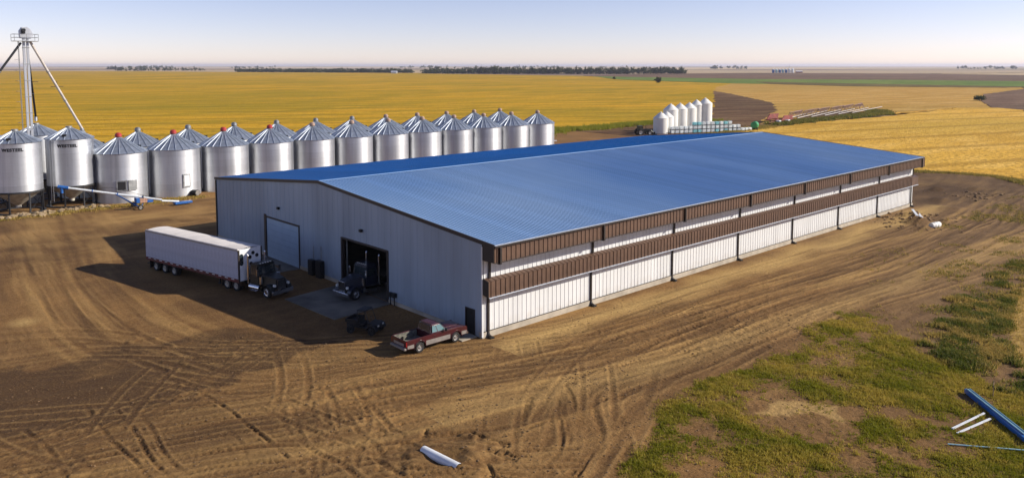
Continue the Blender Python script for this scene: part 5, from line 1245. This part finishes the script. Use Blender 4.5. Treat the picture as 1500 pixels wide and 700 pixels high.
# lone bush
t = thing('lone_bush', 'single dark round bush at the edge of the green field', 'bush', (770, 556, .1))
V, T, ti = [], [], []; leaf_cloud(V, T, ti, 0, 0, .2, 4.6, 6.4, 520, .9); leaf_obj('crown', V, T, ti, t); obj('trunk', MB().cyl((0, 0, -.2), (0, 0, 3), .3, .12, n=8), 'bark', t)
t = thing('lone_bush', 'small low shrub on the green field near the tree belt', 'bush', (930, 760, .2))
V, T, ti = [], [], []; leaf_cloud(V, T, ti, 0, 0, .1, 2.6, 3.4, 260, .7); leaf_obj('crown', V, T, ti, t); obj('trunk', MB().cyl((0, 0, -.2), (0, 0, 1.5), .2, .08, n=8), 'bark', t)
t = thing('lone_bush', 'dark bush at the corner of the fallow field', 'bush', (497, 113, .2))
V, T, ti = [], [], []; leaf_cloud(V, T, ti, 0, 0, .1, 3.2, 2.6, 320, .6); leaf_obj('crown', V, T, ti, t); obj('trunk', MB().cyl((0, 0, -.2), (0, 0, 1.2), .2, .08, n=8), 'bark', t)
# far farm with blue bins
rx_, ry_ = math.sin(R(47)), -math.cos(R(47))
for k in range(7):
    x = 2130 + rx_ * (k * 9.5 - 18); y = 1130 + ry_ * (k * 9.5 - 18); blue = k < 5; r = 3.7; h = 9.5 if blue else 11
    t = thing('far_grain_bin', (f'far blue grain bin across the fields, {ORD[4 - k]} from the white hopper bins' if blue else ['far white bin next to the far blue grain bins', 'far white bin next to the far low shed'][k - 5]), 'grain bin', (x, y, .2), 0, 'far blue bins' if blue else 'far white bins')
    obj('bin_wall', MB().lathe([(r, 0), (r, h)], 20), 'auger_blue' if blue and k % 2 == 0 else ('sheet_teal' if blue else 'sheet_white'), t)
    obj('bin_roof', MB().lathe([(r + .2, h), (.3, h + 2.2), (.001, h + 2.3)], 20), 'sheet_white', t)
t = thing('far_shed', 'low far shed with pale roof beside the blue bins', 'shed', (2130 + rx_ * 58, 1130 + ry_ * 58, .2), R(-43))
obj('wall', box(-9, 9, -5, 5, 0, 4), 'machine_red', t, smooth=0); obj('roof', MB().prism([(-5.5, 4), (0, 6), (5.5, 4)], 'x', -9.5, 9.5), 'sheet_white', t, smooth=0)
t = thing('far_mast', 'thin far mast rising beside the blue bins', 'mast', (2135 + rx_ * 36, 1140 + ry_ * 36, .2)); obj('pole', MB().cyl((0, 0, 0), (0, 0, 24), .35, .2, n=6), 'galvanized_dull', t); obj('cross_arm', box(-1.5, 1.5, -.2, .2, 21, 21.5), 'galvanized_dull', t, smooth=0)
for (x, y, a, L_, lb) in [(1270, 1625, -40, 12, 'pale far house in the gap of the dense tree belt'), (1455, 1445, -40, 18, 'white far shed seen among the belt trees'), (1205, 1765, -45, 16, 'pale far shed between the two tree belts'), (1500, 1430, -40, 10, 'small white far building beside the shed among the belt trees')]:
    t = thing('far_house', lb, 'house', (x, y, .1), R(a))
    obj('wall', box(-L_ / 2, L_ / 2, -4, 4, 0, 4.2), 'sheet_white', t, smooth=0); obj('roof', MB().prism([(-4.6, 4.2), (0, 7.2), (4.6, 4.2)], 'x', -L_ / 2 - .5, L_ / 2 + .5), 'trailer_white', t, smooth=0)

# ================================================================== HAZE
hz = bpy.data.materials.new('haze'); hz.use_nodes = True; N = hz.node_tree.nodes; N.clear()
ou = N.new('ShaderNodeOutputMaterial'); pv = N.new('ShaderNodeVolumePrincipled')
pv.inputs['Color'].default_value = (.84, .85, 1.0, 1); pv.inputs['Density'].default_value = 5.2e-5; pv.inputs['Anisotropy'].default_value = .2
hz.node_tree.links.new(pv.outputs[0], ou.inputs['Volume'])
hb = MB().box(-30500, 30500, -30500, 30500, -2.6, 60)
MATS['haze'] = hz
o = tag(obj('haze', hb, 'haze', smooth=0), 'thin pale summer haze over the whole plain', 'haze', kind='stuff')
